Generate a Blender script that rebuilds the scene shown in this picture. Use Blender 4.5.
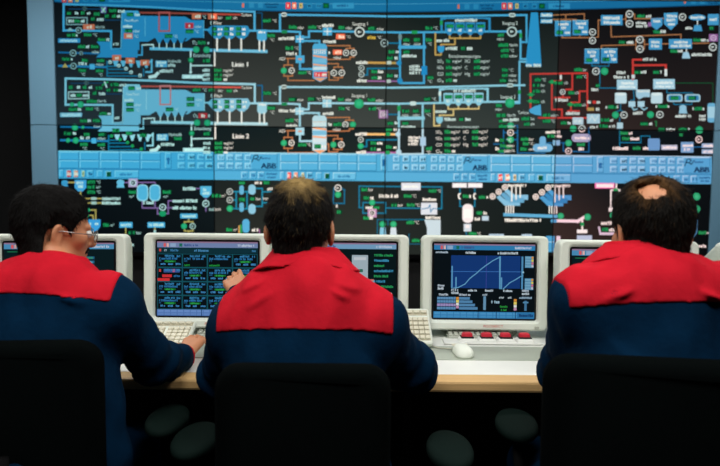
import bpy, bmesh, math, random
import numpy as np
from mathutils import Vector, Matrix, Euler

# ------------------------------------------------------------------ camera, world, lights, exposure
for o in list(bpy.data.objects):
    bpy.data.objects.remove(o)
scene = bpy.context.scene
col = scene.collection
W_PX, H_PX, F_PX = 720, 466, 600.0
CAM = Vector((0.0, 0.0, 1.30))
PITCH = math.radians(4.1)
ROLL = math.radians(0.5)
fwd = Vector((0, math.cos(PITCH), -math.sin(PITCH)))
rt0 = Vector((1, 0, 0))
up0 = Vector((0, math.sin(PITCH), math.cos(PITCH)))
rt = rt0 * math.cos(ROLL) + up0 * math.sin(ROLL)
up = -rt0 * math.sin(ROLL) + up0 * math.cos(ROLL)
cd = bpy.data.cameras.new('camera')
cd.sensor_width = 36.0
cd.lens = 36.0 * F_PX / W_PX
cd.clip_start = 0.02
cd.dof.use_dof = True
cd.dof.focus_distance = 1.95
cd.dof.aperture_fstop = 2.8
cam = bpy.data.objects.new('camera', cd)
cam.matrix_world = Matrix(((rt.x, up.x, -fwd.x, CAM.x), (rt.y, up.y, -fwd.y, CAM.y), (rt.z, up.z, -fwd.z, CAM.z), (0, 0, 0, 1)))
col.objects.link(cam)
scene.camera = cam

world = bpy.data.worlds.new('world')
scene.world = world
world.use_nodes = True
world.node_tree.nodes['Background'].inputs[0].default_value = (0.5, 0.6, 0.7, 1)
world.node_tree.nodes['Background'].inputs[1].default_value = 0.004
scene.view_settings.view_transform = 'Standard'
scene.view_settings.look = 'None'
scene.view_settings.gamma = 1.0
scene.view_settings.use_curve_mapping = False
scene.view_settings.exposure = 0.0

CEIL = 3.0
# ceiling luminaires, the last pair added to brighten the video wall's side panels: (x, y, length, width, watts)
LAMPS = [(-0.9, 0.5, 1.2, 0.3, 36), (0.9, 0.5, 1.2, 0.3, 36), (0.1, 1.6, 1.2, 0.3, 9), (-1.9, 3.3, 1.2, 0.3, 26), (1.9, 3.3, 1.2, 0.3, 26)]

# ------------------------------------------------------------------ helpers
def ray(px, py):
    return fwd + rt * ((px - 360) / F_PX) + up * ((233 - py) / F_PX)
def P(px, py, d):
    r = ray(px, py)
    return CAM + r * (d / r.y)
def PZ(px, py, z):
    r = ray(px, py)
    return CAM + r * ((z - CAM.z) / r.z)
def s2l(c):
    out = []
    for v in c[:3]:
        v = v / 255.0
        out.append(v / 12.92 if v <= 0.04045 else ((v + 0.055) / 1.055) ** 2.4)
    return tuple(out)

def tag(o, label=None, cat=None, group=None, kind=None):
    if label: o['label'] = label
    if cat: o['category'] = cat
    if group: o['group'] = group
    if kind: o['kind'] = kind
    return o
def empty(name, loc=(0, 0, 0), rz=0.0):
    o = bpy.data.objects.new(name, None)
    o.empty_display_size = 0.1
    o.location = loc
    o.rotation_euler = (0, 0, rz)
    col.objects.link(o)
    return o
def link(name, me, mat=None, parent=None, loc=None):
    o = bpy.data.objects.new(name, me)
    if mat is not None and len(me.materials) == 0:
        me.materials.append(mat)
    col.objects.link(o)
    if parent is not None:
        o.parent = parent
    if loc is not None:
        o.location = loc
    return o
def mesh_from(name, verts, faces, smooth=False, fix=True):
    me = bpy.data.meshes.new(name)
    me.from_pydata([tuple(v) for v in verts], [], [tuple(f) for f in faces])
    if fix:
        bm = bmesh.new(); bm.from_mesh(me); bmesh.ops.recalc_face_normals(bm, faces=bm.faces); bm.to_mesh(me); bm.free()
    if smooth:
        me.polygons.foreach_set('use_smooth', [True] * len(me.polygons))
    me.update()
    return me
def bm_mesh(name, bm, smooth=False):
    me = bpy.data.meshes.new(name)
    bmesh.ops.recalc_face_normals(bm, faces=bm.faces)
    bm.to_mesh(me)
    bm.free()
    if smooth:
        me.polygons.foreach_set('use_smooth', [True] * len(me.polygons))
    return me
def box_mesh(name, x0, x1, y0, y1, z0, z1, bev=0.0, seg=2, smooth=False):
    bm = bmesh.new()
    r = bmesh.ops.create_cube(bm, size=1.0)
    for v in bm.verts:
        v.co = Vector(((x0 + x1) / 2 + v.co.x * (x1 - x0), (y0 + y1) / 2 + v.co.y * (y1 - y0), (z0 + z1) / 2 + v.co.z * (z1 - z0)))
    if bev > 0:
        bmesh.ops.bevel(bm, geom=list(bm.edges), offset=bev, segments=seg, profile=0.5, affect='EDGES')
    return bm_mesh(name, bm, smooth)
def box(name, x0, x1, y0, y1, z0, z1, mat, parent=None, bev=0.0, seg=2):
    return link(name, box_mesh(name, x0, x1, y0, y1, z0, z1, bev, seg), mat, parent)
def rrect(w, h, r, n=5, cx=0, cz=0):
    pts = []
    for (sx, sz, a0) in ((1, 1, 0), (-1, 1, 90), (-1, -1, 180), (1, -1, 270)):
        for i in range(n + 1):
            a = math.radians(a0 + 90.0 * i / n)
            pts.append((cx + sx * (w / 2 - r) + r * math.cos(a), cz + sz * (h / 2 - r) + r * math.sin(a)))
    return pts
def loft(loops, cap0=False, cap1=False):
    n = len(loops[0])
    verts = [p for l in loops for p in l]
    faces = []
    for a in range(len(loops) - 1):
        for i in range(n):
            j = (i + 1) % n
            faces.append((a * n + i, a * n + j, (a + 1) * n + j, (a + 1) * n + i))
    if cap0: faces.append(tuple(range(n)))
    if cap1: faces.append(tuple((len(loops) - 1) * n + i for i in range(n - 1, -1, -1)))
    return verts, faces
def tube_mesh(name, pts, r, n=8, closed=False):
    """a round tube along points; r is a number or a list"""
    pts = [Vector(p) for p in pts]
    m = len(pts)
    rs = r if isinstance(r, (list, tuple)) else [r] * m
    loops = []
    prev = None
    for i, p in enumerate(pts):
        if closed:
            t = (pts[(i + 1) % m] - pts[i - 1]).normalized()
        else:
            t = (pts[min(i + 1, m - 1)] - pts[max(i - 1, 0)]).normalized()
        if prev is None:
            a = Vector((0, 0, 1)) if abs(t.z) < 0.9 else Vector((1, 0, 0))
            u = t.cross(a).normalized()
        else:
            u = (prev - t * prev.dot(t)).normalized()
        prev = u
        w = t.cross(u)
        loops.append([p + (u * math.cos(2 * math.pi * k / n) + w * math.sin(2 * math.pi * k / n)) * rs[i] for k in range(n)])
    if closed:
        loops.append(loops[0])
    v, f = loft(loops, not closed, not closed)
    bm = bmesh.new()
    vs = [bm.verts.new(p) for p in v]
    for q in f:
        try: bm.faces.new([vs[i] for i in q])
        except ValueError: pass
    bmesh.ops.remove_doubles(bm, verts=bm.verts, dist=1e-6)
    return bm_mesh(name, bm, True)
def lathe_mesh(name, prof, n=24, smooth=True):
    loops = [[(r * math.cos(2 * math.pi * k / n), r * math.sin(2 * math.pi * k / n), z) for k in range(n)] for r, z in prof]
    v, f = loft(loops, True, True)
    bm = bmesh.new()
    vs = [bm.verts.new(p) for p in v]
    for q in f: bm.faces.new([vs[i] for i in q])
    return bm_mesh(name, bm, smooth)
def copy_tree(o, parent=None):
    c = o.copy()
    col.objects.link(c)
    if parent is not None: c.parent = parent
    for ch in list(o.children): copy_tree(ch, c)
    return c

# ------------------------------------------------------------------ materials
def mat(name, rgb, rough=0.6, metal=0.0, noise=0.0, nscale=60.0, bump=0.0, bscale=200.0, spec=0.5, sheen=0.0, sss=0.0, stretch=None):
    m = bpy.data.materials.new(name)
    m.use_nodes = True
    nt = m.node_tree
    b = nt.nodes['Principled BSDF']
    c = s2l(rgb)
    b.inputs['Base Color'].default_value = (*c, 1)
    b.inputs['Roughness'].default_value = rough
    b.inputs['Metallic'].default_value = metal
    b.inputs['Specular IOR Level'].default_value = spec
    if sheen: b.inputs['Sheen Weight'].default_value = sheen
    if sss:
        b.inputs['Subsurface Weight'].default_value = sss
        b.inputs['Subsurface Radius'].default_value = (0.012, 0.005, 0.003)
        b.inputs['Subsurface Scale'].default_value = 0.5
    tc = nt.nodes.new('ShaderNodeTexCoord')
    src = tc.outputs['Object']
    if stretch:
        mp = nt.nodes.new('ShaderNodeMapping')
        mp.inputs['Scale'].default_value = stretch
        nt.links.new(src, mp.inputs[0])
        src = mp.outputs[0]
    if noise:
        n = nt.nodes.new('ShaderNodeTexNoise')
        n.inputs['Scale'].default_value = nscale
        n.inputs['Detail'].default_value = 4
        nt.links.new(src, n.inputs['Vector'])
        r = nt.nodes.new('ShaderNodeMix')
        r.data_type = 'RGBA'
        r.inputs[6].default_value = (*[x * (1 - noise) for x in c], 1)
        r.inputs[7].default_value = (*[min(1, x * (1 + noise)) for x in c], 1)
        nt.links.new(n.outputs['Fac'], r.inputs[0])
        nt.links.new(r.outputs[2], b.inputs['Base Color'])
    if bump:
        n2 = nt.nodes.new('ShaderNodeTexNoise')
        n2.inputs['Scale'].default_value = bscale
        n2.inputs['Detail'].default_value = 3
        nt.links.new(src, n2.inputs['Vector'])
        bp = nt.nodes.new('ShaderNodeBump')
        bp.inputs['Strength'].default_value = bump
        bp.inputs['Distance'].default_value = 0.004
        nt.links.new(n2.outputs['Fac'], bp.inputs['Height'])
        nt.links.new(bp.outputs[0], b.inputs['Normal'])
    return m
M = {}
M['floor'] = mat('dark_carpet', (26, 28, 30), 0.95, noise=0.4, nscale=150, bump=0.3)
M['wall'] = mat('black_wall', (16, 17, 18), 0.9, noise=0.2, nscale=8)
M['ceil'] = mat('dark_ceiling', (40, 42, 44), 0.9, noise=0.1)
M['side'] = mat('blue_grey_panel', (116, 164, 192), 0.6, noise=0.05, nscale=300)
M['frame'] = mat('grey_frame', (90, 98, 100), 0.6, noise=0.05)
M['black'] = mat('matt_black', (9, 9, 10), 0.75, noise=0.1)
M['cream'] = mat('cream_plastic', (230, 236, 224), 0.5, noise=0.03, nscale=400, bump=0.05, bscale=900)
M['creamkey'] = mat('cream_key', (226, 222, 200), 0.5, noise=0.03)
M['greykey'] = mat('grey_key', (188, 192, 180), 0.5, noise=0.03)
M['creamdark'] = mat('key_well', (196, 190, 166), 0.7, noise=0.05)
M['crtblack'] = mat('crt_mask_black', (12, 13, 15), 0.3)
M['white'] = mat('white_laminate', (236, 238, 232), 0.45, noise=0.03, nscale=30)
M['deskgrey'] = mat('grey_green_laminate', (172, 180, 166), 0.5, noise=0.06, nscale=300)
M['wood'] = mat('beech_edge', (216, 176, 118), 0.5, noise=0.22, nscale=14, stretch=(0.6, 30, 30))
M['red'] = mat('red_push_button', (206, 40, 58), 0.4, noise=0.04)
M['printred'] = mat('red_print', (214, 92, 70), 0.6)
M['chair'] = mat('black_chair_fabric', (4, 7, 7), 0.95, noise=0.3, nscale=250, bump=0.3, bscale=600, spec=0.03)
M['armpad'] = mat('dark_green_grey_pad', (12, 25, 22), 0.8, noise=0.1, nscale=120, spec=0.06)
M['chairframe'] = mat('black_chair_frame', (7, 7, 8), 0.85, noise=0.1, spec=0.08)
M['jred'] = mat('red_work_cloth', (184, 20, 37), 0.9, noise=0.10, nscale=40, bump=0.3, bscale=70, spec=0.1, sheen=0.0)
M['jnavy'] = mat('navy_work_cloth', (0, 30, 54), 0.9, noise=0.25, nscale=24, bump=0.4, bscale=60, spec=0.06, sheen=0.0)
M['skin'] = mat('skin', (190, 128, 90), 0.55, noise=0.08, nscale=60, bump=0.08, bscale=300, sss=0.12)
M['shoe'] = mat('black_leather', (14, 13, 13), 0.45, noise=0.1)
M['steel'] = mat('thin_steel', (150, 150, 148), 0.3, metal=1.0)
M['cable'] = mat('beige_cable', (190, 188, 170), 0.6)

def emissive_attr(name='screen_picture', strength=1.0):
    m = bpy.data.materials.new(name)
    m.use_nodes = True
    nt = m.node_tree
    nt.nodes.clear()
    a = nt.nodes.new('ShaderNodeAttribute'); a.attribute_name = 'pic'
    e = nt.nodes.new('ShaderNodeEmission'); e.inputs[1].default_value = strength
    o = nt.nodes.new('ShaderNodeOutputMaterial')
    nt.links.new(a.outputs['Color'], e.inputs[0])
    nt.links.new(e.outputs[0], o.inputs[0])
    return m
M['pic'] = emissive_attr()
def emis(name, rgb, s):
    m = bpy.data.materials.new(name); m.use_nodes = True
    b = m.node_tree.nodes['Principled BSDF']
    b.inputs['Emission Color'].default_value = (*s2l(rgb), 1)
    b.inputs['Emission Strength'].default_value = s
    return m
M['lamp'] = emis('lamp_diffuser', (255, 250, 238), 3.0)
def glass_mat():
    m = bpy.data.materials.new('clear_lens'); m.use_nodes = True
    nt = m.node_tree; nt.nodes.clear()
    t = nt.nodes.new('ShaderNodeBsdfTransparent'); g = nt.nodes.new('ShaderNodeBsdfGlossy')
    g.inputs['Roughness'].default_value = 0.05
    mx = nt.nodes.new('ShaderNodeMixShader'); mx.inputs[0].default_value = 0.25
    o = nt.nodes.new('ShaderNodeOutputMaterial')
    nt.links.new(t.outputs[0], mx.inputs[1]); nt.links.new(g.outputs[0], mx.inputs[2]); nt.links.new(mx.outputs[0], o.inputs[0])
    return m
M['lens'] = glass_mat()

# ------------------------------------------------------------------ flat pictures for screens: convex polygons with one colour each
_glyph = {}
def glyph_tris(s):
    if s not in _glyph:
        cu = bpy.data.curves.new('t', 'FONT')
        cu.body = s; cu.size = 1.0; cu.resolution_u = 2
        ob = bpy.data.objects.new('t', cu)
        me = ob.to_mesh()
        me.calc_loop_triangles()
        vs = [(v.co.x, v.co.y) for v in me.vertices]
        tris = [[vs[i] for i in t.vertices] for t in me.loop_triangles]
        xs = [p[0] for t in tris for p in t] or [0, 1]
        _glyph[s] = (tris, min(xs), max(xs))
        ob.to_mesh_clear()
        bpy.data.objects.remove(ob)
        bpy.data.curves.remove(cu)
    return _glyph[s]

class Pic:
    """collects convex polygons (points, colour, layer) in picture coordinates, y downwards"""
    def __init__(self, seed=1):
        self.polys = []
        self.rng = random.Random(seed)
        self.tf = None
    def poly(self, pts, c, l=1):
        if self.tf: pts = [self.tf(x, y) for x, y in pts]
        self.polys.append((pts, c, l))
    def rect(self, x0, y0, x1, y1, c, l=1):
        self.poly([(x0, y0), (x1, y0), (x1, y1), (x0, y1)], c, l)
    def line(self, pts, w, c, l=2):
        h = w / 2
        for (xa, ya), (xb, yb) in zip(pts[:-1], pts[1:]):
            dx, dy = xb - xa, yb - ya
            n = math.hypot(dx, dy) or 1e-6
            ux, uy = dx / n * h, dy / n * h
            self.poly([(xa - ux - uy, ya - uy + ux), (xb + ux - uy, yb + uy + ux), (xb + ux + uy, yb + uy - ux), (xa - ux + uy, ya - uy - ux)], c, l)
    def frame(self, x0, y0, x1, y1, w, c, l=2):
        self.line([(x0, y0), (x1, y0), (x1, y1), (x0, y1), (x0, y0)], w, c, l)
    def ell(self, cx, cy, rx, ry, c, l=2, n=16):
        self.poly([(cx + rx * math.cos(2 * math.pi * i / n), cy + ry * math.sin(2 * math.pi * i / n)) for i in range(n)], c, l)
    def disc(self, cx, cy, r, c, l=2):
        self.ell(cx, cy, r, r, c, l)
    def ring(self, cx, cy, r, c=(205, 215, 218), inner=(60, 66, 66), l=2):
        self.ell(cx, cy, r, r, c, l)
        self.ell(cx, cy, r * 0.74, r * 0.74, inner, l + 1)
        self.poly([(cx - r * .35, cy - r * .3), (cx + r * .4, cy), (cx - r * .35, cy + r * .3)], c, l + 2)
    def green(self, cx, cy, r, c=(38, 160, 112)):
        self.ell(cx, cy, r, r, c, 3)
        self.ell(cx, cy, r * .55, r * .55, (52, 178, 130), 4)
    def rrect(self, x0, y0, x1, y1, r, c, l=2):
        pts = rrect(x1 - x0, y1 - y0, r, 4, (x0 + x1) / 2, (y0 + y1) / 2)
        self.poly(pts, c, l)
    def text(self, s, x0, x1, y, h, c=(225, 230, 232), l=5):
        """readable lettering between x0 and x1, centred on y"""
        tris, a, b = glyph_tris(s)
        k = (x1 - x0) / max(b - a, 1e-6)
        v = h / 0.72
        for t in tris:
            self.poly([(x0 + (p[0] - a) * k, y + h / 2 - p[1] * v) for p in t], c, l)
    def scrib(self, x0, x1, y, h=3.0, c=(222, 228, 230), l=5, dens=1.0):
        """lettering too small to read: short strokes"""
        x = x0
        cw = h * 0.62
        while x < x1 - cw * .4:
            k = self.rng.random()
            t = h * 0.28
            w = cw * 0.86
            yt, yb = y - h / 2, y + h / 2
            if k < 0.08 and x > x0:
                x += cw * .6
                continue
            low = self.rng.random() < 0.6
            y1 = yt + (h * .25 if low else 0)
            if k < .45:
                self.rect(x, y1, x + t, yb, c, l); self.rect(x + w - t, y1, x + w, yb, c, l)
                self.rect(x + t, (y1 if k < .25 else yb - t), x + w - t, (y1 + t if k < .25 else yb), c, l)
            elif k < .75:
                self.rect(x, y1, x + t, yb, c, l); self.rect(x + t, y1, x + w, y1 + t, c, l); self.rect(x + t, yb - t, x + w, yb, c, l)
                self.rect(x + t, y - t * .3, x + w, y + t * .5, c, l)
            else:
                self.rect(x + w * .3, yt, x + w * .3 + t, yb, c, l); self.rect(x, y1 + t * .4, x + w, y1 + t * 1.3, c, l)
            x += cw
    def val(self, x0, x1, y, h=3.2, c=(34, 150, 88), l=4, back=True):
        if back: self.rect(x0 - .4, y - h / 2 - .4, x1 + .4, y + h / 2 + .4, (10, 62, 42), l - 1)
        self.scrib(x0, x1, y, h, c, l)

def clip_poly(pts, x0, x1, z0, z1):
    def cut(ps, f, inter):
        out = []
        for i in range(len(ps)):
            a, b = ps[i - 1], ps[i]
            fa, fb = f(a), f(b)
            if fa >= 0 and fb >= 0: out.append(b)
            elif fa >= 0 > fb: out.append(inter(a, b, fa, fb))
            elif fa < 0 <= fb: out.append(inter(a, b, fa, fb)); out.append(b)
        return out
    def it(a, b, fa, fb):
        t = fa / (fa - fb)
        return (a[0] + (b[0] - a[0]) * t, a[1] + (b[1] - a[1]) * t)
    for f in (lambda p: p[0] - x0, lambda p: x1 - p[0], lambda p: p[1] - z0, lambda p: z1 - p[1]):
        if not pts: return []
        pts = cut(pts, f, it)
    return pts if len(pts) >= 3 else []
def pic_mesh(name, polys):
    """polys: list of (3D points, colour or list of colours)"""
    verts, faces, cols = [], [], []
    for pts, c in polys:
        k = len(verts)
        verts += pts
        faces.append(tuple(range(k, k + len(pts))))
        if isinstance(c[0], (tuple, list)): cols += [(*s2l(q), 1) for q in c]
        else: cols += [(*s2l(c), 1)] * len(pts)
    me = mesh_from(name, verts, faces, False, False)
    at = me.color_attributes.new('pic', 'FLOAT_COLOR', 'POINT')
    at.data.foreach_set('color', np.array(cols, dtype=np.float32).ravel())
    return me

# ------------------------------------------------------------------ the room
XL, XR, YB, YF = -3.6, 3.8, -2.2, 5.2
tag(box('floor', XL, XR, YB, YF, -0.1, 0.0, M['floor']), kind='structure')
tag(box('ceiling', XL, XR, YB, YF, CEIL, CEIL + 0.1, M['ceil']), kind='structure')
tag(box('wall_left', XL - 0.1, XL, YB, YF, 0, CEIL, M['wall']), kind='structure')
tag(box('wall_right', XR, XR + 0.1, YB, YF, 0, CEIL, M['wall']), kind='structure')
tag(box('wall_back', XL, XR, YF, YF + 0.1, 0, CEIL, M['wall']), kind='structure')
tag(box('wall_front', XL, XR, YB - 0.1, YB, 0, CEIL, M['wall']), kind='structure')
for i, (lx, ly, ll, lw, watts) in enumerate(LAMPS):
    t = empty('ceiling_lamp', (lx, ly, CEIL))
    tag(t, 'long white ceiling lamp ' + ['above the aisle behind the man with glasses', 'above the aisle behind the man with the bald patch', 'above the front edge of the control desk', 'added to brighten the side panel beside the first furnace line', 'added to brighten the side panel beside the turbine diagram'][i], 'lamp', 'ceiling lamps')
    box('housing', -ll / 2, ll / 2, -lw / 2, lw / 2, -0.07, 0.0, M['white'], t, 0.008)
    box('diffuser', -ll / 2 + .02, ll / 2 - .02, -lw / 2 + .02, lw / 2 - .02, -0.085, -0.0705, M['lamp'], t, 0.004)
    ld = bpy.data.lights.new('lamp_light', 'AREA')
    ld.shape = 'RECTANGLE'; ld.size = ll - .05; ld.size_y = lw - .05; ld.energy = watts; ld.color = (1.0, 0.99, 0.965)
    lo = bpy.data.objects.new('lamp_light', ld)
    lo.location = (0, 0, -0.09)
    col.objects.link(lo); lo.parent = t

# ------------------------------------------------------------------ the video wall: what its displays show, in photograph pixels on the wall plane
WY = 4.40
pic = Pic(7)
WHT = (225, 230, 234); LB = (150, 200, 226); TAN = (206, 160, 92); BRN = (168, 112, 76); PUR = (150, 100, 160)
TEAL = (20, 112, 152); RED = (206, 62, 58); ORG = (236, 112, 84); GRN = (34, 150, 88); BOX = (70, 152, 206)

def strip(top, bot, c, l):
    """a band between two polylines sharing x"""
    for i in range(len(top) - 1):
        pic.poly([top[i], top[i + 1], bot[i + 1], bot[i]], c, l)

# window title bar along the top
xs = [54, 100, 140, 185, 230, 275, 320, 370, 420, 460, 500, 550, 600, 660, 722]
yb = [2.0, 5.5, 8, 9.4, 10.2, 11.2, 12, 12.3, 12, 11.4, 10.6, 10, 9, 7.2, 5]
strip([(x, y - 13) for x, y in zip(xs, yb)], list(zip(xs, yb)), (24, 108, 162), 1)
strip([(x, y - 8.6) for x, y in zip(xs, yb)], [(x, y - 8.0) for x, y in zip(xs, yb)], (70, 150, 196), 2)
strip([(x, y - .9) for x, y in zip(xs, yb)], list(zip(xs, yb)), (14, 74, 118), 2)
def bar_items(x, y, s=1):
    pic.rect(x - 2.2, y - 3.2, x + 2.4, y + 3.2, (226, 58, 66), 3); pic.rect(x - .7, y - 1.6, x + .6, y + 1.6, (245, 200, 195), 4)
    pic.rect(x + 4, y - 3.2, x + 8.4, y + 3.2, ORG, 3); pic.rect(x + 5.3, y - 1.6, x + 7.2, y + 1.6, (250, 220, 205), 4)
    pic.rect(x + 11.2, y - 2.6, x + 14.6, y + 2.6, (198, 176, 112), 3); pic.rect(x + 12.2, y - 1, x + 13.4, y + 1, (90, 100, 70), 4)
    for a in (19, 28): pic.rect(x + a, y - 2.6, x + a + 5, y + 2.4, (40, 130, 182), 3); pic.scrib(x + a + 1, x + a + 4, y, 2.4, (12, 60, 104), 4)
    pic.rect(x + 35, y - 2.6, x + 41, y + 2.6, (8, 70, 48), 3); pic.rect(x + 36.3, y - 1.2, x + 39.7, y + 1.4, (14, 110, 60), 4)
    pic.rect(x + 44.5, y - 2.8, x + 66, y + 2.8, (48, 140, 192), 3); pic.scrib(x + 49, x + 60, y, 2.4, (20, 84, 136), 4)
bar_items(288, 5.6); bar_items(504, 6.0); bar_items(64, -.8)
for x, y in ((243, 5.4), (458.5, 6.6), (685, 1.4)):
    pic.rect(x - 1, y - 2.2, x + 1, y + 2, (214, 110, 84), 3)
    for a in (6, 15): pic.rect(x + a, y - 2.6, x + a + 5, y + 2.4, (40, 130, 182), 3)
    pic.scrib(x + 22, x + 36, y - 1.3, 2, (12, 66, 110), 4); pic.scrib(x + 23, x + 34, y + 1.6, 2, (12, 66, 110), 4)

def linie(k):
    """one furnace line: k = 1 darker blue above, k = 2 paler blue below"""
    B = (46, 138, 194) if k == 1 else (126, 186, 220)
    B2 = (74, 164, 216) if k == 1 else (150, 202, 228)
    LT = (108, 182, 222) if k == 1 else (176, 214, 232)
    inn = (34, 40, 42) if k == 1 else (60, 66, 66)
    hot = k == 1
    v, s, t = pic.val, pic.scrib, pic.text
    def temp(x, y): t('°C', x, x + 4.2, y, 2.9)
    # feed air loop
    pic.line([(63.5, 30.5), (63.5, 4), (105, 5.2), (150, 7), (200, 9.8), (254.5, 11.6), (254.5, 30)], 2.1, B2)
    pic.line([(63.5, 30.3), (111, 31), (111, 48)], 2.0, B2)
    pic.line([(69, 9), (105, 9), (105, 20), (121, 20)], 1.1, (20, 62, 96))
    pic.ring(84.5, 8.6, 2.2, (90, 120, 130), inn)
    if hot: pic.rect(100.5, 6.5, 106.5, 13, (96, 80, 150), 3); pic.line([(102, 8), (105, 12)], 1.2, (120, 200, 130), 4); pic.line([(105, 8), (102, 12)], 1.2, WHT, 4)
    else: pic.line([(101, 11), (106, 8)], 1.6, GRN, 4); pic.line([(103, 8), (105, 13)], 1.4, WHT, 4)
    for a, b, y in ((67, 71, 13), (81, 84, 13), (94, 100, 14), (109, 117, 10.6), (105, 109, 16), (112, 116, 16), (91, 95, 19), (67, 76, 35), (84, 91, 34.6), (78, 85, 46.5), (91, 99, 46.5), (98, 105, 39.5)):
        v(a, b, y, 3)
    for a, b, y in ((75, 79, 13), (87, 91, 13.2), (118, 124, 11.2), (117, 120, 16.2), (97, 103, 19.6), (76, 79, 35), (86, 89.5, 46.6), (106, 110, 39.6)):
        s(a, b, y, 2.8)
    pic.frame(66.5, 17.6, 87, 24.4, 1.1, (140, 164, 172) if hot else (190, 205, 210)); s(68.5, 73, 21, 3); v(74.5, 79, 21, 3); s(81, 85.5, 21, 3)
    if hot: pic.rect(83, 24.2, 94.6, 29.6, ORG, 4); s(87, 92, 27, 3, (255, 226, 210), 5)
    else: v(85, 95, 27, 3.4)
    t('Nm³/h', 96, 104.5, 27, 3)
    if hot: pic.ring(78.6, 30.2, 3.2, (170, 190, 195), inn, 3); pic.poly([(66.5, 30.6), (70, 27.6), (73.6, 30.6)], (160, 185, 192), 3)
    else: pic.green(78.6, 30.2, 3.3); pic.green(70, 30.2, 2.2)
    temp(93, 34.8)
    pic.rect(58, 38.4, 80, 42.6, (58, 146, 206) if hot else (140, 190, 222), 2); s(60, 78.5, 40.6, 2.8, (206, 226, 238))
    pic.line([(59, 52.3), (99, 53.6)], 1.7, (24, 104, 158))
    if hot: pic.ring(73, 53, 3.4, (160, 182, 188), inn, 3); pic.ring(81, 53, 2.0, (160, 182, 188), inn, 3)
    else: pic.green(73, 53, 3.2); pic.green(81, 53, 1.6)
    t('mbar', 92, 99.5, 51.8, 3)
    # furnace
    pic.rect(100, 41.5, 111.5, 57.4, B, 1); pic.poly([(96.4, 41.5), (100, 41.5), (100, 46)], B, 1); pic.poly([(96, 57.4), (100, 53), (100, 57.4)], B, 1)
    pic.rect(111.5, 49.6, 137.5, 57.4, B, 1); pic.rect(121.6, 13.2, 139.2, 50, B, 1)
    pic.poly([(121.6, 13.2), (125, 10.4), (138, 10.6), (140, 15)], B2, 1)
    pic.line([(111.4, 49), (121, 48.6)], 1.2, B2); pic.line([(121, 47.6), (121.6, 14)], .8, LT); s(113, 118, 44, 2.6)
    v(127, 133, 14.4, 3.2); s(134.5, 139, 14.6, 3); t('FeuerRaum', 125, 138, 20.2, 2.9); s(123, 132, 26.2, 3); v(125, 132, 30.6, 3); t('mbar', 133, 140, 31, 3)
    if hot: pic.rect(123.8, 33.2, 132.6, 38.6, ORG, 4); s(126.4, 131, 36, 3, (255, 226, 210), 5)
    else: v(125, 132, 36, 3.2)
    temp(134, 36.2)
    # boiler
    pic.poly([(139, 15.6), (185, 16.6), (191, 20), (191, 38), (139, 38)], B, 1); pic.rect(191, 20, 203.6, 37.6, B, 1)
    pic.poly([(139, 38), (154, 38), (148, 41.5), (139, 41.5)], B, 1); pic.poly([(187, 37.8), (191.5, 37.6), (186.6, 41), (184.5, 41)], B, 1)
    for x in (159.2, 166.6, 174, 181.2):
        pic.poly([(x - 3.9, 37.8), (x + 3.9, 37.8), (x + .6, 44), (x - .6, 44)], B, 1); pic.line([(x, 43.4), (x, 48)], 1.0, WHT, 3)
    pic.line([(145, 18), (145, 36)], .7, LT); pic.line([(203.6, 20.5), (203.6, 37.5)], .7, LT)
    pic.line([(151, 48.6), (193, 49.6)], 2.8, LT); pic.line([(211, 50.2), (266, 51.4)], 3.0, LT)
    pic.line([(142, 45), (149, 44.6), (153, 44.6), (153.5, 48)], 1.2, WHT); pic.line([(142, 45.5), (142, 55), (138, 55)], 1.3, B2)
    pic.green(196.2, 49.6, 3.3); pic.green(206.6, 49.8, 3.3)
    pic.line([(140.5, 12.6), (170, 13), (240, 14.6)], 1.6, (172, 72, 64) if hot else (206, 84, 78))
    pic.frame(159, 12.4, 169.4, 31, 1.5, (204, 84, 84) if hot else (226, 124, 128), 3)
    t('Turbine', 241, 251.5, 14.8, 3.2)
    if hot:
        pic.rect(192, 13.4, 201, 19, ORG, 4); s(195, 199.5, 16.4, 3, (255, 226, 210), 5); pic.rect(208, 13.6, 217, 19.4, ORG, 4); s(211, 216, 16.6, 3, (255, 226, 210), 5)
        pic.rect(185, 22.8, 193.6, 28.4, (218, 52, 66), 4); s(188.5, 191, 25.6, 3.2, (255, 220, 215), 5)
    else:
        v(192, 199, 16.6, 3.2); v(208, 213, 16.8, 3.2); v(186, 193, 25.8, 3.4)
    temp(202, 16.8); t('bar', 218, 222.4, 17.6, 3); v(226, 231, 17.8, 3); t('t/h', 233, 237, 17.8, 3)
    t('mbar', 195, 202, 26.4, 3); v(186, 193, 31.4, 3.2); temp(194.8, 31.5); v(165, 172, 36, 3.2); temp(173.4, 36.2)
    t('E-Filter', 210.4, 222, 22.8, 3.4)
    pic.line([(203.6, 29.6), (209, 29.7)], 1.6, B2)
    pic.poly([(206.6, 30), (211.6, 25.4), (247.4, 25.6), (250.4, 30.6), (247.4, 36), (211.6, 35.8)], B, 1)
    for i in range(3):
        x = 211.4 + 12.1 * i
        pic.poly([(x, 35.7), (x + 12, 35.8), (x + 8, 39), (x + 4, 39)], B, 1)
        v(x + .6, x + 5, 28.8, 3.2); v(x + .6, x + 5, 33.8, 3.2); s(x + 6.6, x + 10.6, 29, 2.8); s(x + 6.6, x + 10.6, 34, 2.8)
        pic.line([(x + 5.6, 39), (x + 5.6, 50)], 1.5, WHT, 3)
    t('O₂', 192.4, 197, 42.2, 3.8)
    if hot: v(198, 205, 42.6, 3.2)
    else: pic.rect(197.6, 40, 206.6, 45, (216, 52, 60), 4); s(200.5, 205, 42.6, 3.2, (255, 226, 220), 5)
    s(207.6, 210, 42.8, 2.8)
    t('Entaschung', 193.5, 210.5, 55.2, 3.6); v(203, 209.6, 60.6, 3.2)
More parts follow.
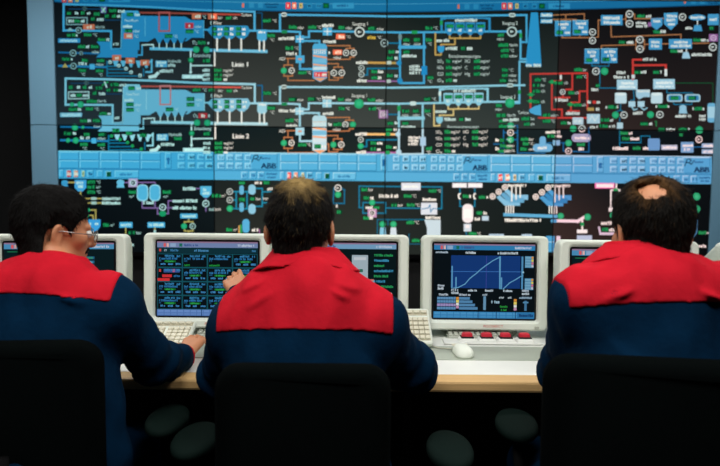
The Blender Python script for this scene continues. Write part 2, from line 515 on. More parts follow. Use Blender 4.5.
    pic.line([(190.6, 51), (190.6, 72)], 1.5, WHT); pic.poly([(188.8, 71.4), (192.4, 71.4), (190.6, 74.4)], WHT, 3); pic.line([(190.6, 65.6), (214.6, 65.4), (214.6, 51)], 1.4, WHT)
    pic.green(190.8, 60, 2.9, (20, 124, 76)); pic.rect(182, 74.6, 203, 78.6, (205, 220, 230), 3); s(184, 202, 76.6, 2.6, (250, 252, 252), 5)
    for i, nm in enumerate(('Cges', 'Cl', 'Feu')):
        y = 70.2 + 4.5 * i
        s(202.5, 209.5, y, 3); v(214.2, 222, y, 3)
        if i < 2: t('mg/m³', 223.4, 233, y, 3)
        else: s(223.6, 226.6, y, 3)
    # grate hoppers
    for i in range(5):
        x = 115.5 + 7.7 * i
        pic.poly([(x - 3, 60.5), (x + 3, 60.7), (x + .9, 66 + i * .5), (x - .9, 66 + i * .5)], LT, 2)
    if hot:
        for x, y in ((112.2, 55), (125.6, 57.8), (140.2, 59.8)): pic.rect(x, y, x + 9, y + 5.6, ORG, 4); s(x + 3, x + 7.4, y + 2.9, 3, (255, 226, 210), 5)
    else:
        for x, y in ((111, 56.6), (124.6, 59.4), (138.6, 61.4)): v(x, x + 6.6, y, 3.2)
    for i, (x, y) in enumerate(((110, 62.4), (118.6, 66), (126, 69), (131, 72.6), (140, 75.8))):
        pic.line([(107, y + .2), (x, y + .2)], 1.2, TEAL)
        if hot: pic.disc(x, y - .4, 1.9, (206, 216, 220), 3); pic.rect(x - 1, y - .6, x + 1, y + .6, (120, 130, 136), 4)
        else: pic.disc(x, y - .4, 1.7, GRN, 3)
    pic.line([(107, 61.5), (107, 76)], 1.4, TEAL); pic.line([(143.5, 76), (143.5, 69)], 1.2, TEAL)
    pic.line([(59, 65.8), (106, 67)], 2.0, (36, 124, 182))
    if hot: pic.poly([(62, 67.4), (65, 63), (68, 67.4)], (206, 160, 90), 4); pic.ring(73.4, 66, 3.3, (160, 182, 188), inn, 3)
    else: pic.green(66, 66, 2.3); pic.green(73.8, 66.2, 3.1)
    s(78.4, 87.6, 63.6, 3); pic.rect(89.6, 64, 94.6, 69.2, (88, 176, 226), 3); t('mbar', 96, 104, 64.2, 3)
    for a, b, y in ((62, 70, 59), (82, 88, 60.4), (97, 104, 60.4), (78.4, 86, 70.2), (96, 103, 70.6)): v(a, b, y, 3)
    s(71, 74, 59, 2.8); temp(81, 74.2); temp(98.6, 74.6)
    pic.rect(155.4, 60.6, 167, 67, (90, 166, 214), 2); s(156.6, 166, 62.4, 2.6); s(156.6, 164, 65.4, 2.6)
    t('Hydraulik', 168, 181, 61, 3.2); s(168, 174.5, 65.2, 3) if hot else v(173, 180, 65, 3.2); s(159.5, 174, 71, 3.2)
    pic.line([(150, 77), (155, 76), (157.4, 73.4)], 3.2, WHT); pic.line([(145.6, 66), (151.6, 60), (151.6, 72), (146, 72)], 1.6, LT)
    # flue gas cleaning
    pic.line([(250, 30.6), (285, 31.2), (300, 32), (300, 38)], 2.0, B2)
    pic.rect(257, 29.6, 266.8, 38.6, B2, 2); pic.poly([(257, 38.6), (266.8, 38.6), (265, 41.2), (258.8, 41.2)], B2, 2); s(258.4, 265.4, 32, 2.4, WHT)
    for x in (259.4, 264): pic.line([(x, 41), (x, 50.4)], 1.5, WHT, 3)
    pic.line([(257, 12.8), (262, 12.8), (262, 29)], 1.2, (14, 70, 110) if hot else (24, 100, 150))
    v(263, 271, 20.5, 3.2); temp(272.6, 20.8); v(267, 275, 35.4, 3.2); temp(270, 39.8)
    pic.line([(280, 31), (280, 14.6), (330, 15.2), (390, 16.3), (430, 16.2), (500, 15.2), (526.6, 15)], 2.0, B2)
    pic.rrect(281.2, 12.4, 286.8, 16.6, 1.6, (190, 205, 210), 3); pic.line([(282.6, 14.6), (285.6, 14.6)], 1.2, (50, 70, 74), 4)
    pic.rect(281.6, 30.4, 287.2, 33.2, (28, 130, 84), 4)
    v(289, 296.6, 27, 3.2); t('mbar', 297.6, 304, 27.4, 3.2); s(278.5, 294.5, 38.4, 3.2)
    pic.rect(295.4, 35.4, 304.2, 42.6, B2, 3); pic.line([(297, 39), (303, 39)], .8, WHT, 4); pic.line([(300, 36), (300, 42)], .8, WHT, 4)
    pic.line([(304, 37.2), (309, 37.2), (309, 31), (323, 31.2)], 1.9, B2); pic.line([(304, 40.8), (319.4, 41), (319.4, 44)], 1.9, B2)
    v(308.4, 316, 27, 3.2); temp(317, 27.2); v(285.6, 293.4, 48, 3.4); temp(294.6, 48.2); s(286, 297, 53.6, 3.2)
    pic.line([(300, 42.6), (300, 69), (313, 69)], 2.0, B2); pic.rect(295.6, 55.4, 304.4, 63, B2, 3); pic.rect(298.2, 58.2, 301.8, 60, (200, 140, 110), 4)
    t('ADI', 279, 285, 58.6, 3.4); pic.line([(286.5, 58.4), (296, 58.4)], 1.2, BRN, 2); pic.line([(288, 58.4), (288, 65), (284, 65), (284, 76), (288, 76), (288, 80.4), (314, 80.4)], 1.2, BRN, 2)
    pic.line([(288, 65), (292.4, 65), (292.4, 76), (288, 76)], 1.2, BRN, 2); pic.green(283.8, 70.6, 3.1); pic.ring(291.6, 70.6, 3.1, (225, 230, 232), inn, 3)
    v(298.4, 306, 72.4, 3.4); temp(307, 72.6)
    # scrubber column
    pic.poly([(312.6, 78), (312.6, 46), (314.6, 43.4), (325, 43.6), (327, 46), (327, 78), (320, 82)], B2 if hot else (176, 212, 232), 2)
    for i in range(6): pic.line([(314.4 + 2.1 * i, 50.4), (314.4 + 2.1 * i, 53.6)], .8, WHT, 4)
    pic.line([(313, 49.6), (326.6, 49.6)], .6, (206, 178, 160), 4); pic.poly([(313, 54.8), (326.8, 56.8), (326.8, 58.4), (313, 56.4)], (226, 150, 104), 4)
    pic.rect(312.8, 58.6, 326.8, 63, (110, 178, 220), 3); pic.poly([(313, 63.6), (326.8, 65), (326.8, 66.4), (313, 65.4)], (222, 160, 124), 4); pic.rect(312.8, 66.6, 326.8, 70, (190, 216, 234), 3)
    if hot: pic.rect(314, 72, 326.8, 77, (218, 50, 58), 4); t('7.6', 315, 320, 74.6, 3.4, WHT); s(321.6, 326, 74.8, 2.8)
    else: v(315, 321, 74.4, 3.6); s(322, 326, 74.8, 2.8)
    pic.poly([(313.6, 78), (326.2, 78), (320, 81.4)], (226, 156, 110), 4)
    pic.rect(322.8, 27.4, 332, 35.4, B2, 3); pic.line([(324, 31.4), (331, 31.4)], .8, WHT, 4); pic.line([(327.4, 28), (327.4, 35)], .8, WHT, 4); s(322, 335, 25.4, 3.2)
    pic.line([(332, 31.2), (400, 32.4), (441, 32), (490, 31.4), (507, 31.4)], 2.0, B2)
    v(338.6, 345, 27.6, 3.2); t('mbar', 346, 352.4, 27.8, 3.2)
    if hot: pic.rect(336, 33.8, 345, 39.2, ORG, 4); s(338.6, 343.6, 36.6, 3.2, (255, 226, 210), 5)
    else: v(339, 345, 36.6, 3.4)
    temp(346.4, 36.8); t('Saugzug 1', 352.4, 367.6, 23.8, 3.4)
    if hot: pic.ring(359.6, 32, 5.2, (196, 208, 212), inn, 3)
    else: pic.green(359.6, 32, 4.9)
    v(368.4, 376, 28.4, 3.2); t('mbar', 377, 384, 28.8, 3.2)
    s(367.4, 376, 37.4, 3.4, (206, 172, 70)) if hot else v(369.6, 376, 37, 3.4)
    temp(377.4, 37.4)
    if hot: pic.ring(384.4, 43, 4, (150, 172, 180), inn, 3)
    else: pic.rect(379.6, 38.6, 389, 47, PUR, 3); pic.rect(380.8, 39.8, 387.8, 45.8, (205, 190, 215), 4); pic.ring(384.4, 43, 2.7, (80, 66, 96), (205, 190, 215), 5)
    pic.line([(388.6, 43), (399, 43.2)], 1.5, TEAL); s(323, 335.6, 41.6, 3)
    pic.line([(327, 45.6), (350, 45.6), (350, 48.4), (354, 48.4), (354, 52)], 1.2, BRN); pic.line([(346, 51), (346, 48.4), (350, 48.4)], 1.2, BRN)
    s(328.4, 332, 52.4, 3.2)
    if hot: pic.rect(333, 49.6, 342, 54.8, ORG, 4); s(335.4, 340.6, 52.2, 3.2, (255, 226, 210), 5)
    else: v(334, 341.4, 52.4, 3.4)
    pic.ring(346, 52.8, 3.1, (220, 226, 230), inn, 3)
    if hot: pic.ring(353.6, 52.8, 3.2, (220, 226, 230), inn, 3)
    else: pic.green(353.6, 52.8, 3.1)
    t('mbar', 333.6, 341.4, 57.4, 3.2); pic.line([(327, 59.4), (350, 59.2), (350, 57), (354, 57), (354, 55)], 1.2, BRN)
    pic.line([(327, 63.6), (338.2, 63.6), (338.2, 67)], 1.2, BRN); pic.line([(334, 70), (334, 67), (342.4, 67), (342.4, 70)], 1.2, BRN)
    pic.line([(334, 76), (334, 77.6), (342.4, 77.6), (342.4, 76)], 1.2, BRN); pic.line([(338.2, 77.6), (338.2, 80), (329, 80), (329, 72), (327, 72)], 1.2, BRN)
    if hot: pic.ring(333.8, 72.8, 3.2, (220, 226, 230), inn, 3)
    else: pic.green(333.8, 72.8, 3.1)
    pic.ring(341.8, 72.8, 3.2, (220, 226, 230), inn, 3)
    # catalyst loop
    pic.line([(400, 33), (400, 83), (424, 83), (424, 33)], 2.0, B2); pic.line([(400, 47), (424.4, 47)], 3.4, B2)
    pic.rrect(398.4, 34.2, 401.8, 39.8, 1.2, (120, 140, 148) if hot else GRN, 3)
    v(403.4, 410, 39.8, 3.2); t('mbar', 403.2, 410, 43.8, 3); v(414, 420, 39.8, 3.2); t('mbar', 414, 421, 43.8, 3); v(388.6, 394, 51.8, 3.2); s(395.6, 398.6, 51.6, 2.8); v(387, 393.6, 58, 3.2); s(394.6, 397.6, 58.2, 2.8); v(403.6, 409.6, 52, 3.2)
    s(402, 417.4, 55.8, 3); s(356, 367, 62.4, 3.2); pic.line([(367.6, 62.6), (397, 63)], 2.2, (190, 150, 84) if hot else (224, 184, 122)); pic.rrect(386.4, 60.8, 391.4, 64.4, 1.2, (200, 205, 200) if hot else GRN, 4)
    pic.poly([(395.6, 63), (399.6, 59.4), (402, 63), (399.6, 66.4)], (40, 140, 200) if hot else B2, 3); pic.disc(399.8, 80.6, 2.8, (40, 140, 200) if hot else B2, 3)
    pic.ring(361.4, 68, 3, (190, 205, 210), inn, 3)
    if hot: pic.ring(361.4, 74.4, 3, (190, 205, 210), inn, 3)
    else: pic.green(361.4, 74.4, 3)
    pic.line([(364.4, 75), (367.4, 75), (367.4, 68.4), (398, 68.4)], 1.5, TEAL); pic.line([(366, 81), (398, 81.2)], 1.4, PUR); pic.rrect(386.4, 79.4, 391, 83, 1.2, (190, 195, 195) if hot else GRN, 4)
    v(371.6, 377, 71.4, 3.2); s(378, 384, 71.6, 3); v(371.6, 377, 77.6, 3.2); s(378, 382, 77.8, 3); v(387, 393, 75.6, 3.2); s(394.4, 397.4, 76, 2.8); s(357, 367, 80.6, 3.2)
    for i in range(3): s(409.4 - (i == 0) * 0, 420.6, 66.4 + 3.2 * i, 2.8)
    pic.rect(421.4, 66, 427.2, 74.8, (36, 138, 204) if hot else (140, 190, 224), 3); v(427.6, 433, 77.4, 3.2); temp(427.8, 81.2)
    pic.rect(411.6, 30.6, 417.6, 33.8, GRN, 4) if hot else pic.rrect(411, 30.2, 417.6, 34.4, 1.6, (215, 222, 226), 4)
    v(425.6, 432, 28, 3.2); temp(433.6, 28); v(425.8, 432, 39.8, 3.2); temp(427.6, 43.8)
    # bag filter
    T2 = TAN if hot else (232, 192, 132)
    pic.line([(435.4, 33), (435.4, 54.8), (441, 54.8), (441, 52)], 1.5, T2); pic.line([(441, 47), (441, 44.4), (455, 44.4), (455, 38.2)], 1.4, T2); s(436.4, 448.6, 40.4, 3.2)
    pic.poly([(437.6, 46), (444.4, 46), (444.4, 50), (442.4, 52.6), (439.6, 52.6), (437.6, 50)], (50, 150, 210) if hot else B2, 3); s(445.6, 457.4, 48.4, 3.2); v(461, 466, 48.4, 3.2); s(467, 473, 48.6, 3)
    pic.line([(441.6, 32), (441.6, 18.4), (489.6, 18.4), (489.6, 31)], 2.2, (48, 136, 190) if hot else B2); pic.rect(446, 18.8, 486, 22, inn, 3); pic.rect(440, 20.4, 442.6, 25, GRN if hot else WHT, 4); s(455, 478, 20.2, 3)
    for i in range(4):
        x = 445 + 10.3 * i
        pic.poly([(x, 22.2), (x + 9.4, 22.2), (x + 9.4, 31), (x + 5.6, 35.2), (x + 3.8, 35.2), (x, 31)], (46, 136, 196) if hot else B2, 2)
        v(x + 1.6, x + 8, 26, 3); s(x + 2.8, x + 6.6, 30.2, 2.8); pic.line([(x + 4.7, 35.2), (x + 4.7, 38)], 1.3, T2)
    pic.line([(449.6, 38.2), (480.6, 38.2)], 1.4, T2)
    t('Emissionsmessungen', 449, 480.4, 56, 3.4)
    for i, (a, b) in enumerate((('SO₂', 'HCl'), ('NOx', 'C'), ('CO', 'Hg'), ('O₂', None))):
        y = 61 + 6.4 * i
        t(a, 437.4, 443.4, y, 3.4); v(446, 451.6, y, 3.4)
        if i < 3:
            t('mg/m³', 452.6, 461.6, y, 3.2); t(b, 465, 470 if len(b) > 1 else 467.4, y, 3.4); v(474, 479.6, y, 3.4); t('mg/m³', 480.6, 489.6, y, 3.2)
        else: s(453.4, 456.4, y, 3)
    v(498, 504, 35, 3.2); t('mbar', 497.2, 504, 38.8, 3); 
    for i, un in enumerate(('Nm³/h', '°C', 'mbar')): v(498.6 if i == 0 else 501, 508, 45 + 5.4 * i, 3.2); t(un, 509.6, 514 if un == '°C' else 517.6, 45 + 5.4 * i, 3)
    for i, un in enumerate(('°C', 'mbar', 'Nm³/h')): v(502 if i < 2 else 500, 507.6, 70 + 5.2 * i, 3.2); t(un, 509, 513.4 if un == '°C' else 516.6, 70 + 5.2 * i, 3)
    t('Saugzug 2', 502.4, 517.6, 23 + (3.4 if not hot else 0), 3.4)
    if hot: pic.ring(512, 31.6, 5.2, (196, 208, 212), inn, 3)
    else: pic.green(512, 32.6, 4.9)
    pic.rrect(509, 13, 515.6, 17, 1.8, (200, 210, 214), 3); pic.line([(510.8, 15), (513.8, 15)], 1.2, (50, 70, 74), 4)
    pic.line([(517, 31.6), (520.6, 31.6)], 1.9, B2)

linie(1)
def tf2(x, y): return (x + 2 - (x - 60) * 0.009, y + 74.4 - (x - 60) * 0.0092)
pic.tf = tf2
linie(2)
pic.tf = None
t, s, v = pic.text, pic.scrib, pic.val
for dx in (0, .5): t('Linie 1', 232 + dx, 247.6 + dx, 64.2, 4.8, WHT, 5 + (dx > 0)); t('Linie 2', 232.6 + dx, 248.6 + dx, 136, 4.8, WHT, 5 + (dx > 0))
# chimney
pic.line([(526.6, 15), (526.6, 42), (520.6, 42)], 1.9, (70, 160, 212)); pic.line([(520.6, 31), (520.6, 59), (526, 59)], 1.9, (90, 174, 220)); pic.line([(526, 61.6), (519.6, 61.6), (519.4, 103), (515, 103)], 1.9, (110, 184, 224))
pic.rect(519.6, 33, 522, 38, GRN, 3); pic.rect(518.2, 90, 520.8, 94, GRN, 3)
pic.poly([(531, 12.4), (538, 12.4), (541.6, 66.4), (525.4, 66.4)], (44, 144, 204), 2); s(526, 540.6, 65.4, 3.2)
# water side, right hand diagram
for y in (15, 21): pic.rect(540.4, y - 2.2, 552.6, y + 2.2, BOX, 2); s(541.6, 551.6, y, 2.8)
pic.line([(553, 15), (584.4, 13.8), (584.4, 20)], 1.1, BRN); pic.line([(553, 19.4), (576, 19.4), (576, 21)], 1.1, BRN); pic.line([(565.8, 14.6), (565.8, 21)], 1.1, BRN)
def unit(x0, y0, x1, y1):
    pic.rect(x0, y0, x1, y1, (64, 148, 204), 2); pic.line([(x0, y0), (x1, y0)], .6, LB, 3)
    w = x1 - x0
    s(x0 + w * .2, x1 - w * .15, y0 + 3, 2.8); s(x0 + w * .38, x1 - w * .3, y0 + 6.8, 2.8); v(x0 + 1.8, x0 + w * .5, y1 - 3.6, 3.2); s(x0 + w * .62, x1 - 1, y1 - 3.6, 2.8)
unit(555, 21, 571, 36); unit(572.6, 20.4, 588.2, 35.2); unit(584.6, 49, 599.6, 63.6); unit(601, 48.6, 617.4, 63)
pic.line([(562, 36.4), (562, 37.6), (591, 37.6)], 1.1, BRN); pic.line([(580, 35.4), (580, 37.6)], 1.1, BRN)
def rg(x, y, r=3.6): pic.ring(x, y, r, (214, 220, 224), (44, 44, 46), 3)
rg(592.6, 32); rg(592.6, 40.4); pic.line([(596.4, 37), (598.4, 37), (598.4, 20), (601, 20)], 1.1, BRN)
pic.rect(601, 15, 622.6, 25, BOX, 2); s(603, 620, 18, 3); s(603.6, 621, 22.4, 3)
rg(629.6, 14, 3.8); rg(629.6, 23.6, 3.8); pic.line([(622.6, 19), (626, 19), (626, 14)], 1.1, BRN); pic.line([(626, 19), (626, 23.6)], 1.1, BRN); pic.line([(633.4, 14), (634.6, 14), (634.6, 18.6), (664, 18.4)], 1.1, BRN)
v(637.4, 645, 16, 3); s(646, 652, 16.2, 3); s(636, 646, 22.8, 2.8); s(636, 648, 26, 2.8); pic.rect(648, 22.4, 651.4, 26.4, PUR, 3)
pic.poly([(651, 18), (662.6, 17.6), (662.6, 25), (656.6, 30), (651, 25.4)], BOX, 2); s(653, 661, 21, 3); v(653.4, 660, 31.8, 3); s(660.6, 665, 31.6, 2.8)
pic.poly([(664, 13), (677.8, 12.4), (677.8, 23.4), (671, 30), (664, 23.6)], BOX, 2); s(666.6, 676, 16, 2.8); s(666.6, 675, 20, 2.8); s(668, 674, 24, 2.8)
rg(682.6, 17, 3.7); pic.ell(697.4, 17.4, 8.6, 3.1, BOX, 2); s(690.6, 704, 17.4, 2.8); pic.line([(697.6, 20.4), (697.6, 26)], 1, WHT); pic.poly([(694.6, 25), (701, 25), (702.4, 31), (693, 31)], BOX, 3); s(685.4, 692.4, 28, 2.8)
pic.rect(708, 14, 719, 25, BOX, 2); s(709.6, 717, 19.4, 3); v(709.6, 714, 28.2, 3)
pic.line([(611, 25), (611.4, 36.8), (681, 34.4), (681, 39)], 1.1, BRN); pic.line([(601.4, 48.6), (601.4, 45.6), (636, 44.6)], 1.1, BRN)
rg(640, 39.6, 3.8); rg(640, 49, 3.8); pic.frame(636, 39.6, 644.4, 49, 1.1, BRN); pic.line([(644.4, 44.2), (709, 43)], 1.1, BRN)
pic.rect(649, 38.6, 662, 49.6, BOX, 3); s(651, 660, 42, 2.8); s(651.4, 659, 46, 2.8); pic.rect(669, 39, 692, 48.6, BOX, 3); s(674, 687, 42, 2.8); s(671, 690.6, 45.8, 2.8)
pic.rect(709, 34, 718, 41.4, PUR, 3); pic.ring(713.4, 37.8, 3, (220, 200, 225), PUR, 4); rg(713, 47, 4)
v(619, 626, 42.2, 3); s(626.6, 632.6, 42.4, 2.8); v(693.6, 700, 40, 3); s(700.8, 708, 40.2, 2.8); v(670.6, 677, 51, 3); s(677.6, 682.6, 51, 2.8)
pic.poly([(683.4, 52), (688.6, 52), (690.4, 58.4), (682, 58.4)], (160, 200, 228), 3); pic.line([(686.6, 48.6), (686.6, 52)], 1, WHT); s(691.6, 711, 54.6, 3)
rg(596, 71.2, 3.8); pic.green(604.6, 71.2, 3.8); pic.line([(592, 64), (592, 66), (609, 66), (609, 63)], 1, TEAL); pic.line([(600, 66), (600, 88), (617, 88)], 1, TEAL)
pic.line([(633, 80), (633, 59.6), (641.4, 59.6)], 1.9, RED); pic.line([(633, 65.2), (666, 65), (666, 75)], 1.9, RED); s(643, 656.4, 59.2, 3)
v(634.6, 640.6, 72, 3.2); s(641, 646, 72, 3); v(653.4, 659, 72, 3.2); s(660, 663.6, 72, 3); pic.rect(664.6, 69, 667.2, 76, (225, 230, 235), 3); pic.rect(631.6, 74.6, 635, 78.4, (205, 220, 230), 3)
s(616.6, 626, 72.6, 3); s(613.4, 625.6, 77, 3); t('1', 627.4, 628.8, 77, 3.2)
pic.rect(617, 79.6, 637.6, 89.6, (170, 208, 232), 2); s(621, 634, 83, 3, (240, 246, 250)); s(619, 636, 86.8, 2.4, (236, 244, 250)); pic.rect(653.4, 79, 675, 89, (166, 206, 232), 2); s(656, 672.6, 82.6, 3, (240, 246, 250)); s(655.4, 673, 86.4, 2.4, (236, 244, 250))
pic.line([(675, 83), (713, 83), (713, 103)], .8, (20, 84, 54)); pic.line([(633.6, 89.6), (634.4, 100), (631, 100)], 1, TEAL)
for x in (615, 651): pic.rrect(x, 92.6, x + 11.6, 103.4, 1.6, (196, 220, 236), 3); pic.ell(x + 5.8, 94.2, 5.2, 1.4, (226, 238, 246), 4)
pic.poly([(636, 89.6), (650, 89.6), (650, 97), (644, 97), (639, 99.4), (636, 96)], (164, 202, 228), 3); s(637, 649.6, 91, 2.6, WHT)
for x in (628.6, 637.8): pic.rect(x, 101.2, x + 6.8, 106.8, (176, 210, 232), 3)
pic.line([(632, 107), (634, 110), (637, 109)], 1.2, LB); pic.line([(641, 107), (644, 110), (647, 108)], 1.2, LB); s(633, 643, 113, 3.2)
pic.line([(667, 89), (667, 92.8), (692.6, 92.8), (692.6, 95)], 1, TEAL)
for x in (667, 684.8): pic.rrect(x, 94.2, x + 15.6, 101.8, 2.2, (176, 210, 230), 3); pic.rrect(x + 1.4, 95.4, x + 14.2, 100.6, 1.4, (60, 136, 190), 4); pic.val(x + 4, x + 11, 98, 3.2, GRN, 6)
pic.line([(674, 102), (674, 104.4), (692, 104.4), (692, 102)], 1, TEAL); pic.ell(683, 107.6, 3.6, 2.8, (150, 196, 226), 3); pic.poly([(680, 108), (686, 108), (687.4, 113.4), (678.8, 113.4)], (150, 196, 226), 3); s(675.4, 691.4, 116, 3)
for a, b, y in ((608, 619, 107), (658, 670, 106.2), (694.6, 705, 108.6)): s(a - 2.4, a - .6, y, 3); v(a, b - 3, y, 3.2); s(b - 2.4, b, y, 3)
pic.rrect(707.6, 103, 715.8, 122.4, 2.4, (110, 176, 218), 3); pic.rrect(707.6, 106.6, 715.8, 118, .6, (168, 208, 232), 4); s(699, 705, 115.8, 2.8); s(699, 707.4, 119.4, 2.8)
pic.line([(620.6, 103), (620.6, 110), (615.6, 112)], 1, TEAL); pic.line([(620.6, 110), (624, 112)], 1, TEAL)
pic.green(615.6, 115, 3.5); rg(624, 115, 3.6); pic.green(650.6, 114.6, 3.5); rg(660, 114.6, 3.7)
pic.rect(617, 122.6, 623, 128.6, (180, 208, 226), 3); pic.line([(619.8, 118), (619.8, 148)], 1, TEAL); v(601, 609, 120, 3); s(610, 614, 120.2, 2.8); v(599.6, 608, 126, 3); s(609, 615, 126.2, 2.8); v(640.6, 648, 123.6, 3); s(649, 652, 123.8, 2.8); pic.line([(655, 121.4), (656.4, 121.4), (656.4, 126)], .8, GRN)
# steam turbine
for pts in ([(530.6, 107.6), (530.6, 74), (587.4, 73), (587.4, 109)], [(552, 83), (552, 109.4), (562, 109.4), (562, 117.6)], [(572.4, 73.4), (572.4, 89.4), (566, 89.4)], [(579.6, 102.4), (579.6, 91.2), (587.4, 91.2)], [(539, 117.8), (588, 117.8)], [(554, 81), (560.8, 81), (560.8, 73.6)], [(554.6, 97.6), (569.6, 97.6)], [(563, 97.6), (563, 93)], [(568, 111), (579, 111)], [(571, 111), (571, 106)], [(571, 102.4), (579.6, 102.4)]):
    pic.line(pts, 1.6, RED)
for a, b, y, u in ((535, 541, 79.6, '°C'), (533, 540, 85, 'bar'), (533, 540, 91, 't/h'), (533.4, 540, 101.6, 't/h'), (555, 563, 82.8, 't/h'), (568.6, 574, 92.6, 't/h'), (574, 581, 104.8, 't/h'), (543, 550, 115.2, 'mbar'), (543, 550, 121, '°C'), (574.4, 582, 69.6, 'bar'), (576.6, 582, 76.6, '°C'), (521.6, 530, 118.6, 'bar'), (524, 529.6, 124, 't/h')):
    v(a, b, y, 3.2); t(u, b + .9, b + (8 if u == 'mbar' else 4.8), y, 3)
for x, y in ((552, 82), (570.6, 104.4), (531, 94.6), (530.6, 101)): pic.disc(x, y, 2.2, GRN, 4); pic.line([(x - 3, y), (x + 3, y)], 1, GRN, 4)
pic.ring(562.6, 92, 2.8, WHT, (30, 30, 34), 4); pic.rect(559.8, 75, 561.8, 79.4, WHT, 4); s(555, 568.6, 100, 3.2); s(566, 579, 113.2, 3.2)
pic.poly([(529, 110), (534, 106.4), (540.6, 104.4), (541.4, 115.6), (535, 114.6), (530, 112.6)], (80, 164, 216), 3); t('Turbine', 518, 528.6, 112.4, 3.2); s(503, 519, 119.6, 3)
s(587.4, 592, 102, 3); pic.rect(592.6, 100.6, 596, 103.6, RED, 4); s(596.6, 600.4, 102, 3); pic.rect(587.4, 107.6, 594, 110.8, (180, 150, 90), 4); s(596, 600.4, 109.2, 3); v(596, 599.6, 85.4, 3.2); s(591, 598.4, 89.6, 3)
pic.rect(572.6, 117.4, 583.4, 124.6, (186, 208, 226), 3); s(574, 582, 121, 2.6, WHT); pic.rect(587, 114, 600, 123.4, (174, 206, 228), 3); pic.line([(589, 121), (592, 116), (595, 121), (598, 116)], .8, WHT, 4); v(561, 566.6, 122.8, 3.2); s(567.4, 572, 123, 2.8); s(590, 598, 127, 2.8)
# feed water
pic.green(510.6, 125.6, 3.4); rg(510.6, 132.6, 3.4); pic.green(510.6, 139.6, 3.4); BL = (24, 96, 152)
pic.line([(506.6, 125.6), (503.6, 125.6), (503.6, 153)], 1.2, BL); pic.line([(514, 125.6), (517.6, 125.6), (517.6, 153), (545, 153)], 1.2, BL)
for y in (132.6, 139.6): pic.line([(503.6, y), (507, y)], 1.2, BL); pic.line([(514, y), (517.6, y)], 1.2, BL)
s(495.4, 499.4, 140, 3); s(495.4, 499.4, 148.6, 3); pic.line([(494, 144), (500.4, 144), (500.4, 153), (503.6, 153)], 1.2, BL)
v(506, 512, 146.8, 3.2); t('bar', 504.4, 510, 150.8, 3)
for a, y, u in ((521, 139, 'bar'), (523, 143.6, '°C'), (520.6, 149, 'mm')): v(a, 528, y, 3.2); t(u, 529, 534, y, 3)
pic.rrect(533, 143.8, 552.6, 151.8, 3.6, (92, 164, 214), 2); pic.rrect(539.6, 136.4, 546, 147, 2.6, (92, 164, 214), 2); s(537.6, 548.6, 147.8, 3)
pic.rect(553, 140.2, 560, 145.4, (110, 172, 214), 3); pic.line([(546, 142.8), (565, 142.8)], 1, BL); s(545.6, 559.6, 132, 3); v(547.6, 554, 136, 3.2); s(554.8, 561.4, 136.2, 2.8)
pic.green(568.6, 143, 3.3); rg(568.6, 151, 3.4); pic.line([(563.4, 143), (563.4, 151), (589, 152), (589, 128)], 1.1, BL); pic.rrect(571.6, 133.8, 591, 142, 3.8, (134, 160, 196), 2); s(574.6, 589, 138, 2.8)
pic.green(573.2, 128.6, 3.4); rg(582, 128.6, 3.6); v(577, 585, 144.4, 3.2); s(578.6, 585, 149, 3)
v(620.4, 628, 133, 3.2); s(629, 632.6, 133.2, 3); v(622, 629, 138.6, 3.2); s(630, 640, 138.8, 3); pic.line([(619.8, 142.6), (641, 142.6), (641, 136), (650, 136), (650, 139)], 1, TEAL); s(612.4, 627.4, 148.4, 3.2); v(633, 640, 148, 3.2); s(643, 648, 148.2, 3)
pic.rrect(648, 138.4, 660, 150.4, 1.8, (86, 150, 204), 3); pic.rect(661.4, 145, 677.4, 149.8, (150, 188, 218), 3); s(663, 676, 147.4, 2.8, WHT); pic.rect(681, 142, 693.6, 152.6, (96, 158, 208), 3); s(682.6, 692, 145.4, 2.8); s(684, 690, 149.4, 2.8)
for y in (145.6, 151.6): pic.rect(701.8, y - 2.2, 715, y + 2.2, (120, 172, 212), 3); s(703.4, 713, y, 2.8)
v(658.6, 665, 129.4, 3.2); s(666, 675.6, 129.4, 3); v(679, 687, 129.4, 3.2); s(688, 690.6, 129.4, 3); v(679.4, 683, 134.8, 2.6); pic.green(699.4, 130, 3.8); rg(699, 139.4, 3.6); pic.line([(693.6, 147), (702, 147)], 1, BL)

